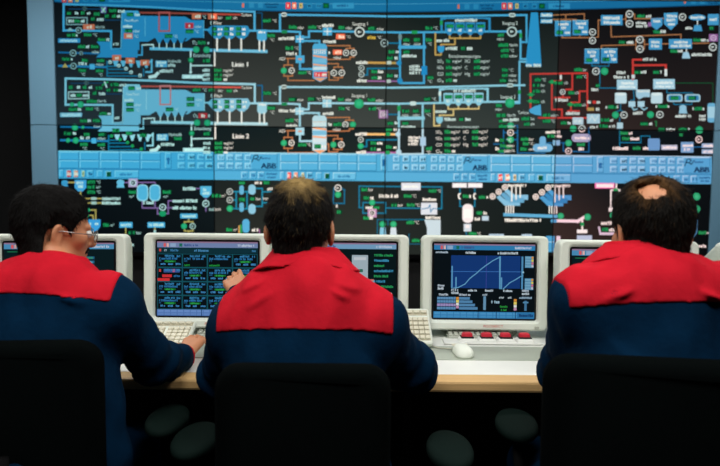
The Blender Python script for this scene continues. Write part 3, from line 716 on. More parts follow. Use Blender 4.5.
# the tool bars with their buttons
def by(x, o): return 150.6 + (x - 58) * 0.0088 + o
def bquad(x0, x1, o0, o1, c, l): pic.poly([(x0, by(x0, o0)), (x1, by(x1, o0)), (x1, by(x1, o1)), (x0, by(x0, o1))], c, l)
BC, BH, BD = (84, 172, 222), (150, 210, 240), (40, 124, 178)
def key(x0, x1, o0, o1, c=BC, mark=None):
    bquad(x0, x1, o0, o1, BD, 2); bquad(x0, x1 - .7, o0, o1 - .7, BH, 3); bquad(x0 + .7, x1 - .7, o0 + .7, o1 - .7, c, 4)
    if mark: pic.scrib(x0 + (x1 - x0) * .22, x1 - (x1 - x0) * .2, by((x0 + x1) / 2, (o0 + o1) / 2), (o1 - o0) * .42, mark, 5)
def toolbar(xa, xb):
    w = xb - xa
    X = lambda u: xa + u * w
    bquad(xa, xb, 0, 27.8, (74, 164, 216), 1); bquad(xa, xb, 17.9, 18.8, BD, 2); bquad(xa, xb, 0, .7, BH, 2)
    for i in range(5):
        for r in range(2): key(X(.006 + .0925 * i), X(.094 + .0925 * i), 1.1 + 8.6 * r, 9.3 + 8.4 * r, (78, 168, 220))
    key(X(.484), X(.513), 1.4, 17.2, BC, (30, 100, 160))
    for i, u in enumerate((.542, .588, .63, .668, .722, .762, .803, .845)):
        for r in range(2): key(X(u), X(u + .033), 2.2 + 8.4 * r, 8.8 + 8.4 * r, (110, 190, 232), (12, 48, 84) if i in (1, 3) else (60, 130, 186))
    key(X(.868), X(.993), 1, 17.4, (70, 160, 214))
    # the maker's sign: a scribbled flourish and the three capital letters
    fx = X(.878)
    y0 = by(fx, 0)
    pic.line([(fx, y0 + 9.4), (fx + 2.2, y0 + 3.4), (fx + 5, y0 + 2.6), (fx + 6.4, y0 + 4.6), (fx + 4, y0 + 6.6), (fx + 1.6, y0 + 6.4)], .9, (8, 22, 48), 5)
    pic.line([(fx + 4, y0 + 6.6), (fx + 6.4, y0 + 8.2), (fx + 9.4, y0 + 4.4)], .9, (8, 22, 48), 5); pic.scrib(fx + 9.6, fx + 18, y0 + 6, 1.6, (30, 84, 140), 5)
    ax = X(.918)
    aw = X(.985) - ax
    for k_, dx in enumerate((0, .35, .7)): pic.text('ABB', ax + dx, ax + aw + dx, y0 + 13.4, 5.6, (10, 34, 76), 5 + k_)
    # second row
    key(X(.006), X(.026), 19.2, 26.8)
    key(X(.037), X(.06), 19, 27, (230, 66, 74), (255, 210, 205)); key(X(.069), X(.092), 19, 27, (244, 150, 130), (255, 232, 222)); key(X(.105), X(.123), 19.4, 26.6, (196, 198, 160), (110, 110, 80))
    key(X(.132), X(.16), 19.4, 26.6, BC, (16, 60, 110)); key(X(.176), X(.204), 19.4, 26.6); key(X(.216), X(.242), 20, 26.2, (12, 92, 62), (8, 60, 44))
    key(X(.256), X(.366), 19.4, 26.8, (96, 180, 226)); pic.scrib(X(.28), X(.335), by(X(.3), 23.2), 2.6, (40, 120, 178), 5)
    for u in (.829, .868, .905): key(X(u), X(u + .03), 19.4, 26.8, BC, (40, 110, 170))
    pic.scrib(X(.943), X(.99), by(X(.96), 21.4), 2.2, (24, 90, 148), 5); pic.scrib(X(.948), X(.985), by(X(.96), 24.8), 2.2, (24, 90, 148), 5)
toolbar(58, 279); toolbar(279, 489.6); toolbar(489.6, 712)

# lower diagrams
pic.ell(64.6, 182.6, 3.4, 2.6, BOX, 2); pic.poly([(62, 183), (67, 183), (68, 187), (61, 187)], BOX, 2); pic.line([(68, 182.4), (75, 182.4)], 1.3, TAN)
pic.poly([(74.4, 179.8), (86.2, 179.8), (86.2, 187.6), (82.6, 191.6), (78, 191.6), (74.4, 187.6)], (76, 160, 222), 2); s(76.4, 84.6, 183, 2.8); s(78, 83, 186.6, 2.8)
pic.line([(80.4, 191.6), (80.4, 200)], 1.4, TAN); s(74.4, 79, 196.4, 2.8)
for i in range(3): v(87.4, 94.6, 182 + 5 * i, 3.2); t('°C' if i != 1 else 'm³', 96.4, 100.6, 182 + 5 * i, 3)
pic.line([(85, 203), (85, 198.6), (101, 198.6)], 1.3, TAN); pic.line([(87, 203), (101, 203)], 1.3, TAN)
for y in (198.6, 203): pic.rrect(91, y - 1.4, 96.6, y + 1.4, 1, (190, 196, 196), 3); s(102, 121, y, 3)
pic.green(88.6, 210, 1.7); pic.green(87.4, 215.4, 1.7); pic.line([(90, 210), (95.6, 210), (95.6, 219)], 1.3, TAN); pic.line([(89.4, 215.4), (93, 215.4), (93, 219)], 1.3, TAN)
pic.poly([(88, 219.4), (100.4, 219.4), (100.4, 226.4), (96.4, 231.4), (92, 231.4), (88, 226.4)], (70, 156, 222), 2); s(89.6, 99, 223.6, 3); v(103, 109, 225, 3.2); t('m³', 110.4, 114, 225, 3)
for x0, x1, xm, yb_ in ((119.4, 132.4, 125.6, 236), (147.4, 164.8, 154.8, 234)): pic.rect(x0, 222.2, x1, 227.6, (86, 172, 226), 2); s(x0 + 1.4, x1 - 1.4, 224.8, 2.8); pic.line([(xm, 227.6), (xm, yb_)], 1.2, TAN)
v(128.6, 135, 232.6, 3.2); t('bar', 136.4, 141.4, 232.6, 3); s(130, 134, 244.6, 3.2); pic.rect(153.6, 230, 156, 233.6, (190, 200, 205), 3)
pic.ell(120.4, 182.4, 3.9, 3, (120, 186, 224), 2); pic.poly([(117.6, 183), (123.2, 183), (124.4, 187.6), (116.4, 187.6)], (120, 186, 224), 2)
pic.line([(124.4, 182.6), (129, 182.6)], 1.2, PUR); pic.rect(128.4, 178.6, 137.6, 187, (206, 160, 205), 3); pic.ring(133, 182.8, 3, WHT, (60, 50, 70), 4); pic.line([(137.6, 182.4), (155, 182.4), (155, 185)], 1.2, PUR); pic.line([(142.4, 182.4), (142.4, 185)], 1.2, PUR)
for x0, x1 in ((136.8, 148.2), (149.2, 160.4)): pic.rrect(x0, 184.6, x1, 201, 4.2, (176, 214, 236), 3); pic.rrect(x0 + 1, 185.6, x1 - 1, 200, 3.6, (96, 178, 224), 4)
v(128.4, 135.4, 192, 3.2); t('m³', 129.4, 133.8, 196.4, 3); v(162.8, 171, 192, 3.2); t('m³', 163.6, 168, 196.4, 3); s(143, 154.4, 202.6, 3.2)
pic.line([(142.2, 201), (142.2, 208), (158.4, 208)], 1.2, PUR); pic.line([(155, 201), (155, 208)], 1.2, PUR); pic.ring(162.6, 207.2, 3.5, WHT, (50, 52, 54), 3); pic.ell(162.6, 213.6, 3.6, 2.9, (30, 148, 100), 3)
pic.line([(157.4, 208), (157.4, 214), (160, 214)], 1.2, PUR); pic.line([(166, 213.6), (168.2, 213.6), (168.2, 200.8), (172, 200.8)], 1.2, PUR); pic.line([(166, 207.8), (172, 207.8)], 1.2, PUR); s(172.6, 197, 200.8, 3.2); s(172.6, 197, 207.8, 3.2)
s(183, 196, 188.6, 3.4); pic.line([(196.4, 188.6), (200.4, 188.6)], 1.2, PUR); pic.poly([(200.2, 186.2), (211.4, 186.2), (211.4, 194), (208, 197.6), (203.8, 197.6), (200.2, 194)], (104, 182, 226), 3); s(203, 208, 189.6, 2.8, WHT); s(202.6, 209, 193.2, 2.8, WHT)
pic.line([(205.8, 197.6), (205.8, 211)], 1.2, PUR); pic.ring(205.8, 203.6, 3.6, WHT, (60, 60, 62), 3); s(209, 221.4, 209.4, 2.8, (170, 176, 178)); v(212, 220, 195.6, 3.2); t('m³', 221.4, 225.4, 195.6, 3)
pic.rect(180.2, 213.6, 197.4, 218.4, (90, 172, 222), 3); s(182, 196, 216, 2.8); pic.line([(188.6, 218.4), (188.6, 221.8)], 1.3, TAN); pic.frame(184.4, 221.8, 192.8, 231, 1.3, TAN); pic.green(184, 226.2, 3); pic.ring(192.6, 226.2, 3.1, (205, 212, 214), (50, 54, 56), 3); pic.line([(188.6, 231), (188.6, 234)], 1.3, TAN)
for y in (191.6, 200): pic.ring(229.8, y, 3.3, (170, 186, 192), (70, 82, 86), 3)
pic.green(229.8, 208.6, 3.2)
TL = (28, 128, 166)
for y in (191.6, 200, 208.6): pic.line([(233, y), (236.2, y)], 1.3, TL)
pic.line([(236.2, 191.6), (236.2, 208.8), (248, 208.8)], 1.4, TL); pic.line([(236.2, 191.6), (248, 191.6)], 1.4, TL); pic.line([(247, 191.6), (247, 208.8)], 1.4, TL)
for y0 in (185.4, 202.6): pic.rrect(239.4, y0, 243.8, y0 + 9.2, 2, (92, 170, 214), 4)
for y0 in (184.6, 204): pic.rrect(248.4, y0, 255.6, y0 + 10, 3.2, (126, 188, 222), 4)
pic.line([(255.6, 188.4), (262.2, 188.4), (262.2, 206.4), (255.6, 206.4)], 1.4, TL); pic.line([(262.2, 191.8), (271, 191.8)], 1.4, TL); pic.line([(262.2, 202.8), (269, 202.8)], 1.4, TL)
v(239, 245, 182.6, 3.2); v(239, 245, 199.6, 3.2); s(254.8, 262.4, 182.6, 3.2); v(263.4, 269.6, 182.6, 3.2); v(250.4, 255, 198.6, 3.2); t('bar', 256, 261, 198.6, 3.2); t('bar', 263.4, 268.6, 198.2, 3.2); s(267.4, 272, 189, 3)
pic.rrect(242.4, 219, 249.4, 232.8, 3.2, (80, 166, 218), 4); pic.rect(240, 224.6, 242, 233, GRN, 3); v(226.4, 232.4, 229.6, 3.2); t('m³', 233.4, 237.4, 229.6, 3); s(251.8, 257.4, 230, 3); pic.line([(257.6, 230), (259.4, 230), (259.4, 234)], 1, PUR); pic.line([(239, 226), (239, 234)], 1.2, TAN)
rg(338, 188, 3.6); pic.green(338, 194.6, 3.2); pic.line([(334, 188), (333, 203.4), (344.4, 203.4), (344.4, 190), (341.4, 188)], 1.3, (24, 104, 146)); v(337, 341.6, 212, 3.2); s(336, 338, 206, 3)
pic.line([(363, 207.6), (359.2, 207.6), (359.2, 186.2), (441.8, 187), (441.8, 208.6), (437, 208.6)], 1.4, (26, 112, 150)); pic.rect(401.4, 182.8, 420.6, 190.2, (186, 216, 236), 3); s(403.4, 418.6, 186.6, 2.4, (230, 238, 244))
pic.frame(363, 202.6, 385.6, 213.2, 1.4, (26, 112, 150)); pic.line([(385.6, 208), (421, 208.2)], 1.4, (26, 112, 150)); pic.green(372.2, 202.6, 3.1); pic.rect(367.8, 208.8, 376.6, 217.4, (176, 140, 186), 4); pic.ring(372.2, 213, 2.9, WHT, (60, 56, 66), 5)
s(365.6, 372.6, 207.4, 3); v(374, 379, 207.4, 3); v(361.6, 367.4, 189.6, 3.2); t('bar', 368.4, 373, 189.6, 3.2); v(363.4, 369, 198, 3.2); s(370, 373, 198.2, 3); s(379, 400, 196, 3.4); v(404, 411, 196, 3.2); t('°C', 412, 416.4, 196, 3.2)
v(391.6, 397, 205, 3.2); t('bar', 398, 403, 205, 3.2); v(407, 414.4, 205, 3.2); t('°C', 415.4, 419.8, 205, 3.2); v(363.4, 368.6, 218, 3.2); s(369.4, 372.4, 218, 3); v(428.6, 436.6, 190.8, 3.2); t('°C', 437.2, 441, 190.8, 3)
pic.rect(421, 202.8, 437.2, 214.6, (184, 214, 234), 3); pic.line([(422, 209), (428, 208), (430, 205), (430.6, 212), (433, 208.6), (436.6, 208.6)], .9, (52, 128, 180), 4); s(422.6, 436, 199.4, 3.2)
pic.line([(377.4, 234), (377.4, 219.6), (426, 219.6)], 1.3, (22, 92, 122)); pic.line([(388, 219.6), (388, 225)], 1.3, (22, 92, 122)); pic.green(382.6, 224.2, 3.2); pic.green(393.4, 224.2, 3.2)
for x in (382.8, 393.4): pic.poly([(x - 2.6, 227.4), (x + 2.6, 227.4), (x + 3.4, 236), (x - 3.4, 236)], (120, 186, 222) if x < 390 else (176, 212, 232), 3)
v(406.6, 413.4, 222.4, 3.2); t('°C', 414.6, 419, 222.4, 3.2); s(425.6, 440.6, 217.6, 3); pic.poly([(424.4, 219.8), (440.6, 219.8), (440.6, 240), (427, 240), (427, 228)], (168, 208, 228), 3); v(412, 419, 240.4, 3.2); t('°C', 420.4, 424.4, 240.4, 3.2); pic.line([(409, 234), (409, 244), (421, 244)], 1, (22, 92, 122))
for x in (452.4, 468): pic.rect(x, 183, x + 14.4, 187.6, (200, 222, 238), 3); s(x + 1.6, x + 12.8, 185.2, 2.2, (232, 240, 246))
pic.line([(460, 187.6), (460, 206.4), (463, 206.4)], 1.4, (26, 112, 150)); pic.line([(474.8, 187.6), (474.8, 206.4), (472, 206.4)], 1.4, (26, 112, 150))
for x in (459.8, 475): pic.ell(x, 196.2, 2, 3.2, WHT, 4); pic.ell(x + .9, 196.2, 1.4, 2.2, (40, 46, 46), 5)
v(463, 468.6, 196.2, 3.2); s(469.4, 472, 196.4, 3); v(479, 485.6, 197, 3.2); s(486.4, 489, 197, 3)
pic.rrect(462.4, 204, 473.2, 222.8, 4.6, (206, 224, 236), 4); pic.rect(464, 209, 471.6, 218, (228, 238, 246), 5); pic.rect(463.8, 223.8, 471.2, 231.4, (176, 210, 230), 3); pic.rect(465.6, 225, 469.4, 228, (206, 226, 238), 4)
v(469, 476, 233.6, 3.2); t('°C', 477, 481, 233.6, 3); pic.line([(466.4, 231), (466.4, 236)], 1.2, TEAL); v(476.4, 482.6, 213, 3.2); s(483.4, 486.4, 213, 3); s(474.6, 480, 219, 3); pic.rect(482, 216, 488.6, 220.6, (160, 202, 228), 3)
def belts(ox, oy, c1, c2, xr):
    for k, (dx, dy) in enumerate(((8, -6), (4, -3), (0, 0))):
        c = c1 if k != 1 else c2
        pic.poly([(ox + dx, oy + dy), (ox + 3.6 + dx, oy - 2 + dy), (ox + 10.6 + dx, oy + 3.6 + dy), (ox + 8.6 + dx, oy + 8.6 + dy)], c, 2)
        pic.poly([(ox + 10.6 + dx, oy + 3.6 + dy), (ox + 24 + dx, oy + 3.6 + dy), (ox + 24 + dx, oy + 8.6 + dy), (ox + 8.6 + dx, oy + 8.6 + dy)], c, 2 + (k == 1))
    for i in range(3): pic.ring(ox - 3.6 + 6.2 * i, oy - .8 - 4.6 * i, 3.1, (214, 220, 224), (150, 156, 160), 4)
    for i in range(3): pic.line([(ox + 15.6 + 4.2 * i, oy - 10), (ox + 15.6 + 4.2 * i, oy + 4 - 2 * i)], 1.2, WHT, 4)
    s(ox + 12, ox + 31, oy - 11.8, 2.8)
    for i in range(4): pic.line([(ox + 10 + 2.4 * i, oy + 8.8), (ox + 10 + 2.4 * i, oy + 15.6)], 1.1, WHT, 3)
belts(496.2, 197.2, (110, 180, 220), (84, 158, 204), 528); belts(539.4, 197.6, (66, 148, 208), (48, 128, 190), 572)
pic.line([(505, 214.6), (556, 216.4)], 3.2, (80, 164, 214)); s(504.4, 542, 220.2, 3.4); pic.rect(551, 219.4, 557, 222.6, BOX, 3)
pic.line([(556.8, 220.8), (578, 221.2), (583.6, 217.6)], 3, (206, 214, 230)); pic.green(560.8, 216, 3.2); pic.green(587.6, 217, 3.4); pic.line([(582.4, 219), (582.4, 230)], 1.8, WHT); pic.rect(577, 229.6, 587.4, 233.2, (236, 236, 240), 3); pic.rect(580.6, 222.4, 584, 226, GRN, 4)
pic.rect(595, 183, 614.6, 188.4, (214, 120, 186), 3); pic.rect(596.4, 184, 613.4, 187.4, (244, 232, 240), 4)
pic.line([(616.4, 184), (616.4, 189.6), (611, 190.4), (611, 210)], 1.5, WHT); pic.line([(616.4, 189.6), (620, 190), (620, 196)], 1.5, WHT); pic.rect(608.8, 207.6, 617, 211.6, (226, 230, 236), 3); pic.green(613.2, 215.2, 3.5); pic.rect(613.4, 188.4, 618, 191, GRN, 4)
s(601, 612.6, 223, 3.6); pic.poly([(598, 226.6), (600, 226.6), (601, 232.4), (599.6, 235)], (176, 190, 216), 3); pic.rect(599.6, 232.4, 614.6, 235, (176, 190, 216), 3); v(602, 608, 229.6, 3.4); s(609, 614, 229.8, 3.2)
for a, b, y in ((489, 504, 235.4), (521.6, 532, 235.6), (577, 592, 236.8)): pic.rect(a, y - 1.4, b, y + 4, (150, 194, 224), 3)
pic.rect(546, 236, 554.6, 252, (64, 148, 204), 3); pic.rect(556.4, 236, 560.4, 252, (190, 206, 228), 3); pic.line([(546, 242), (554, 242)], .8, LB, 4)
pic.green(696.6, 196.6, 3.9); pic.green(696.6, 209, 3.9); pic.rect(689.6, 198, 692.6, 200.6, BOX, 3); pic.poly([(691.6, 220), (697.4, 220), (697.4, 233), (693, 238), (689.6, 238)], (80, 156, 208), 3)
v(698.6, 705.6, 232.6, 3.2); t('m³', 706.6, 711.6, 232.6, 3); s(694, 706, 246, 3); v(694.6, 699, 250, 3)

# ------------------------------------------------------------------ the video wall itself
def wx(px, py=127.0): return P(px, py, WY).x
def wz(py, px=360.0): return P(px, py, WY).z
CX = [wx(56.6), wx(213.6), wx(385.6), wx(556.2), wx(714.6)]
RZ = [wz(-2.0), wz(127.6), wz(254.4)]
wall = empty('video_wall', ((CX[0] + CX[-1]) / 2, WY, 0))
tag(wall, 'large video wall of eight projection displays showing blue process diagrams of two furnace lines', 'video wall')
wl = wall.location
TINT = [[(.74, .92, .91), (1.04, 1.03, .97), (.92, .99, .95), (.95, .97, .94)], [(.82, 1.0, .97), (1.14, 1.07, 1.0), (1.24, 1.07, 1.0), (1.26, 1.0, .97)]]
BG = [[((8, 14, 18), (8, 14, 18), (42, 54, 58), (30, 44, 52)), ((18, 22, 22), (20, 26, 24), (64, 70, 66), (68, 72, 68)), ((16, 26, 24), (12, 20, 20), (48, 56, 54), (62, 68, 64)), ((12, 15, 18), (12, 13, 16), (38, 32, 32), (52, 40, 38))],
      [((8, 20, 26), (22, 36, 40), (14, 20, 22), (6, 10, 14)), ((18, 30, 32), (28, 38, 38), (52, 54, 46), (42, 44, 40)), ((36, 42, 42), (24, 34, 36), (22, 28, 26), (40, 44, 40)), ((20, 26, 30), (14, 18, 22), (10, 12, 14), (64, 46, 42))]]
# every polygon of the picture, taken onto the wall plane
onwall = []
for pts, c, l in pic.polys:
    q = []
    for x, y in pts:
        p = P(x, y, WY)
        q.append((p.x, p.z))
    onwall.append((q, c, l))
GAP = 0.0035
for r in range(2):
    for k in range(4):
        x0, x1, z1, z0 = CX[k] + GAP, CX[k + 1] - GAP, RZ[r] - GAP, RZ[r + 1] + GAP
        pan = box('display_panel', x0 - wl.x, x1 - wl.x, 0.004, 0.5, z0, z1, M['black'], wall)
        tint = TINT[r][k]
        bg = BG[r][k]
        out = [([(x0 - wl.x, .003, z1), (x1 - wl.x, .003, z1), (x1 - wl.x, .003, z0), (x0 - wl.x, .003, z0)], list(bg))]
        for q, c, l in onwall:
            xs_ = [p[0] for p in q]; zs_ = [p[1] for p in q]
            if max(xs_) < x0 or min(xs_) > x1 or max(zs_) < z0 or min(zs_) > z1: continue
            if min(xs_) < x0 or max(xs_) > x1 or min(zs_) < z0 or max(zs_) > z1:
                q = clip_poly(q, x0, x1, z0, z1)
                if not q: continue
            out.append(([(a - wl.x, 0.003 - 0.0006 * l, b) for a, b in q], tuple(min(255, max(0, cc * tt)) for cc, tt in zip(c, tint))))
        link('screen_image', pic_mesh('screen_image', out), M['pic'], pan)
    # blue grey cheeks beside the displays
    xl = P(29.5, 60, WY).x if r == 0 else P(33.5, 160, WY).x
    box('side_panel', wx(30.5) - wl.x, CX[0] - GAP - wl.x, 0.0, 0.45, RZ[r + 1] + .002, RZ[r] + (.10 if r == 0 else -.002), M['side'], wall, 0.003)
    box('side_panel', CX[4] + GAP - wl.x, CX[4] + .22 - wl.x, 0.0, 0.45, RZ[r + 1] + .002, RZ[r] + (.10 if r == 0 else -.002), M['side'], wall, 0.003)
box('top_frame', CX[0] - GAP - wl.x, CX[4] + GAP - wl.x, 0.0, 0.45, RZ[0] + .001, RZ[0] + .10, M['frame'], wall, 0.003)
box('plinth', wx(30.5) - wl.x, CX[4] + .22 - wl.x, 0.06, 0.5, 0.0, RZ[2] - .03, M['black'], wall)
box('bottom_frame', wx(30.5) - wl.x, CX[4] + .22 - wl.x, 0.0, 0.45, RZ[2] - .03, RZ[2] + .001, M['chairframe'], wall, 0.003)

# ------------------------------------------------------------------ control desk
DZ = 0.745
DX0, DX1, DY0, DY1 = -1.75, 2.05, 1.715, 2.78
desk = empty('control_desk', (0.1, 2.2, 0))
tag(desk, 'long white control desk with grey inlay and beech front edge carrying the monitors', 'desk')
def dbox(name, x0, x1, y0, y1, z0, z1, m, bev=0.0):
    return box(name, x0 - .1, x1 - .1, y0 - 2.2, y1 - 2.2, z0, z1, m, desk, bev)
dbox('worktop', DX0, DX1, DY0 + .072, DY1, DZ - .032, DZ, M['white'], .002)
dbox('front_edge', DX0, DX1, DY0, DY0 + .0715, DZ - .034, DZ + .001, M['wood'], .008)
dbox('inlay', DX0 + .02, DX1 - .02, 1.935, 2.105, DZ + .0002, DZ + .0022, M['deskgrey'])
dbox('rear_inlay', DX0 + .02, DX1 - .02, 2.52, 2.76, DZ + .0002, DZ + .0022, M['deskgrey'])
dbox('modesty_panel', DX0 + .05, DX1 - .05, 2.55, 2.575, 0.08, DZ - .033, M['black'])
for x in (DX0 + .06, 0.15, DX1 - .09):
    dbox('leg_panel', x, x + .03, 2.0, 2.545, 0.0, DZ - .033, M['black'], .003)

# ------------------------------------------------------------------ pictures for the desk monitors (100 x 74 units)
def head_bar(p, c=(120, 140, 186)):
    p.rect(0, 0, 100, 74, (7, 15, 20), 0)
    p.rect(0, 0, 100, 1.4, (150, 120, 150), 2); p.rect(0, 1.2, 100, 6, c, 1)
    p.rect(6.4, 1.8, 8.8, 5.4, (232, 96, 100), 2); p.rect(9.6, 1.8, 11.6, 5.4, (240, 190, 180), 2); p.rect(13, 1.8, 18.6, 5.4, (150, 180, 215), 2); p.rect(22, 2, 25, 5.2, (24, 110, 90), 2)
    p.scrib(27, 40, 3.6, 2.4, (60, 90, 150), 3); p.scrib(80, 96, 3.6, 2.4, (200, 214, 235), 3)
def foot_bar(p, c=(58, 134, 196), y=67.5):
    p.rect(0, y, 100, 74, c, 1)
    for i in range(15): p.rect(1 + 6.5 * i, y + .7, 6.6 + 6.5 * i, y + 2.9, tuple(min(255, k + 26) for k in c), 2); p.rect(1 + 6.5 * i, y + 3.6, 6.6 + 6.5 * i, y + 5.8, tuple(min(255, k + 18) for k in c), 2)
    for x in (44, 62, 81): p.rect(x, y, x + .8, 74, (20, 70, 120), 3)
def pic_table():
    p = Pic(21)
    head_bar(p)
    p.rect(0, 6, 100, 11.6, (12, 48, 58), 1); p.rect(2, 7.4, 4, 10, (224, 70, 64), 2); p.scrib(7, 9.6, 8.8, 2.2, (160, 190, 210)); p.scrib(13, 21, 8.8, 2.2, (60, 130, 180)); p.scrib(37, 51, 8.8, 2.4, (70, 140, 190)); p.scrib(94, 98, 8.8, 2.2, (60, 130, 180))
    for r in range(4):
        for c in range(4):
            x, y = .6 + 24.9 * c, 12.4 + 13.9 * r
            p.frame(x, y, x + 24.2, y + 13.2, .7, (18, 84, 98), 2)
            p.scrib(x + 7, x + 17, y + 2, 2.2, (52, 136, 190)); p.scrib(x + 19, x + 22.6, y + 2.2, 2, (52, 136, 190))
            if (r, c) == (1, 0):
                p.rect(x + 6, y + 1, x + 22, y + 4.6, (56, 92, 160), 3); p.rect(x + 1.4, y + 1.4, x + 3.4, y + 4, (224, 70, 64), 4); p.rect(x + 15, y + 1.2, x + 17, y + 4.2, (206, 90, 130), 4)
                p.rect(x + 4.6, y + 6.6, x + 14, y + 9.4, (222, 50, 56), 3); p.rect(x, y + 10.4, x + 12, y + 13, (232, 50, 52), 3); p.scrib(x + 16, x + 22, y + 8, 2, (40, 120, 180))
                continue
            p.scrib(x + 1.6, x + 6, y + 4.6, 2.2, (44, 122, 178)); p.scrib(x + 6.6, x + 20, y + 4.6, 2.2, (44, 122, 178))
            p.scrib(x + 1.4, x + 4.4, y + 6.8, 1.8, (30, 90, 130))
            if r == 0 and c in (1, 2): p.scrib(x + 1.4, x + (7 if c == 1 else 12), y + 11.2, 1.9, (30, 150, 60)); continue
            p.rect(x + 6.6, y + 6.6, x + 18, y + 8.2, (20, 110, 44), 3); p.scrib(x + 8, x + 16, y + 7.4, 1.9, (44, 170, 76), 4)
            for a in (3, 10.4, 18): p.scrib(x + a, x + a + 4.4, y + 10, 2, (66, 146, 206))
    foot_bar(p, (84, 124, 190))
    return p
def pic_trend():
    p = Pic(22)
    head_bar(p, (46, 132, 190))
    p.rect(17, 11.4, 85.6, 44, (18, 56, 122), 1); p.scrib(1.6, 14, 8.4, 2, (180, 200, 215)); p.scrib(31, 41, 8.6, 2.4, (205, 220, 230)); p.scrib(63, 83, 8.8, 2.4, (205, 220, 230))
    p.line([(17, 27.6), (86, 27.2)], .7, (58, 116, 190), 2); p.line([(52, 12), (52, 44)], .6, (60, 70, 160), 2)
    p.line([(20, 44), (24, 43.6), (31, 40), (36, 34), (42, 29.4), (46, 25.6), (51, 21.6), (58, 16.6), (64, 13.4), (65, 12.6), (65.3, 43.6)], .9, (104, 172, 214), 3)
    p.line([(69, 44.4), (75, 38.4), (81, 35), (85.6, 32), (88, 31)], .9, (104, 172, 214), 3)
    for x, y0 in ((18, 22), (22, 33), (65.4, 12), (67, 33)): p.rect(x - .6, y0, x + .8, 44.6, (92, 160, 206), 3)
    p.rect(86.6, 12, 88.4, 44.6, (80, 150, 200), 3); p.disc(88.4, 27.6, 1, (150, 200, 225), 4)
    for x in (34, 51, 69): p.scrib(x, x + 8.4, 46.2, 2.2, (195, 212, 225))
    for x, y in ((17.4, 45.8), (87.4, 46), (4, 41.6)): p.scrib(x, x + 7, y, 2.2, (190, 205, 220)); p.scrib(x, x + 7.4, y + 3, 2.4, (205, 220, 232))
    for y in (11.6, 33.6):
        p.rect(90, y, 98.6, y + 11.6, (70, 130, 172), 2)
        for i in range(4): p.rect(90.4, y + .5 + 2.8 * i, 96, y + 2.6 + 2.8 * i, (118, 176, 208), 3)
        for i, cc in enumerate(((232, 160, 60), (240, 220, 80), (226, 120, 140), (205, 205, 215))): p.rect(96.4, y + .4 + 2.8 * i, 98.4, y + 2.6 + 2.8 * i, cc, 4)
    p.scrib(5, 15, 50.6, 2.2, (190, 205, 220)); p.scrib(25, 36, 50.6, 2.2, (190, 205, 220))
    for i in range(4):
        p.rect(3.6, 53 + 3.3 * i, 22, 55.6 + 3.3 * i, (96, 150, 196) if i != 2 else (170, 150, 205), 2); p.rect(25.4, 53 + 3.3 * i, 36 + 2.6 * i, 55.6 + 3.3 * i, (84, 140, 186), 2)
        for j in range(6): p.rect(6.6 + 2.6 * j, 53.1 + 3.3 * i, 7 + 2.6 * j, 55.6 + 3.3 * i, (50, 96, 140), 3)
    for x, y in ((22.4, 53), (79.6, 54.4)):
        for i, cc in enumerate(((232, 150, 60), (244, 226, 110), (240, 240, 236), (205, 150, 190))): p.rect(x, y + 2.9 * i, x + 2.8, y + 2.6 + 2.9 * i, cc, 4)
    p.rect(49.4, 52, 52, 65.6, (104, 154, 190), 3); p.scrib(48.4, 53, 50.4, 2, (170, 190, 205)); p.scrib(57, 66, 57.4, 3, (160, 195, 215)); p.scrib(65, 71, 53, 2, (190, 205, 215)); p.scrib(73.6, 78, 53, 2, (190, 205, 215))
    p.scrib(66, 73, 62, 2, (40, 150, 60)); p.scrib(67, 73, 65.4, 2, (40, 150, 60)); p.scrib(85, 97, 53, 2, (150, 180, 205)); p.rect(90, 56, 92.4, 66, (70, 124, 166), 3); p.rect(88.6, 57, 94, 58.4, (90, 150, 190), 3)
    foot_bar(p, (52, 132, 188)); p.rect(83, 68, 99.4, 73.4, (44, 120, 180), 3); p.scrib(85, 98, 70.6, 2.8, (20, 60, 110), 4)
    return p
def pic_popup():
    p = Pic(23)
    head_bar(p, (120, 168, 206))
    p.rect(0, 6, 100, 67, (6, 22, 24), 1)
    p.line([(26, 10), (26, 40)], .9, (140, 170, 190), 2); p.rect(23.6, 12, 28.6, 20, (160, 190, 208), 3); p.disc(25, 38, 4, (170, 196, 212), 3); p.line([(2, 16), (20, 16), (20, 30)], .9, (40, 120, 160), 2)
    for i in range(7):
        y = 11 + 5.2 * i
        p.scrib(2 + (i % 3), 14, y, 2.4, (70, 140, 190) if i % 2 else (40, 150, 80)); p.scrib(34, 45 - (i % 2) * 5, y, 2.4, (150, 185, 210)); p.scrib(78, 97 - (i % 3) * 4, y + 1, 2.4, (60, 150, 190) if i % 2 else (40, 160, 90))
    p.rect(56, 12, 72, 36, (170, 190, 200), 3); p.rect(58, 14, 70, 17, (206, 216, 222), 4); p.rect(62, 26, 67, 29, (40, 110, 90), 4)
    p.rect(42, 36, 78, 54, (146, 176, 190), 4); p.rect(42, 36, 78, 37.6, (216, 130, 120), 5)
    for r in range(3):
        for c in range(5): p.rect(44 + 6.8 * c, 39.4 + 4.8 * r, 49 + 6.8 * c, 43 + 4.8 * r, (196, 214, 222), 5)
    p.rect(46, 58, 66, 61, (150, 176, 200), 3); p.scrib(80, 96, 50, 2.6, (205, 215, 220)); p.rect(80, 54, 90, 57, (60, 120, 180), 3); p.rect(0, 12, 12, 18, (110, 70, 150), 2)
    foot_bar(p)
    return p
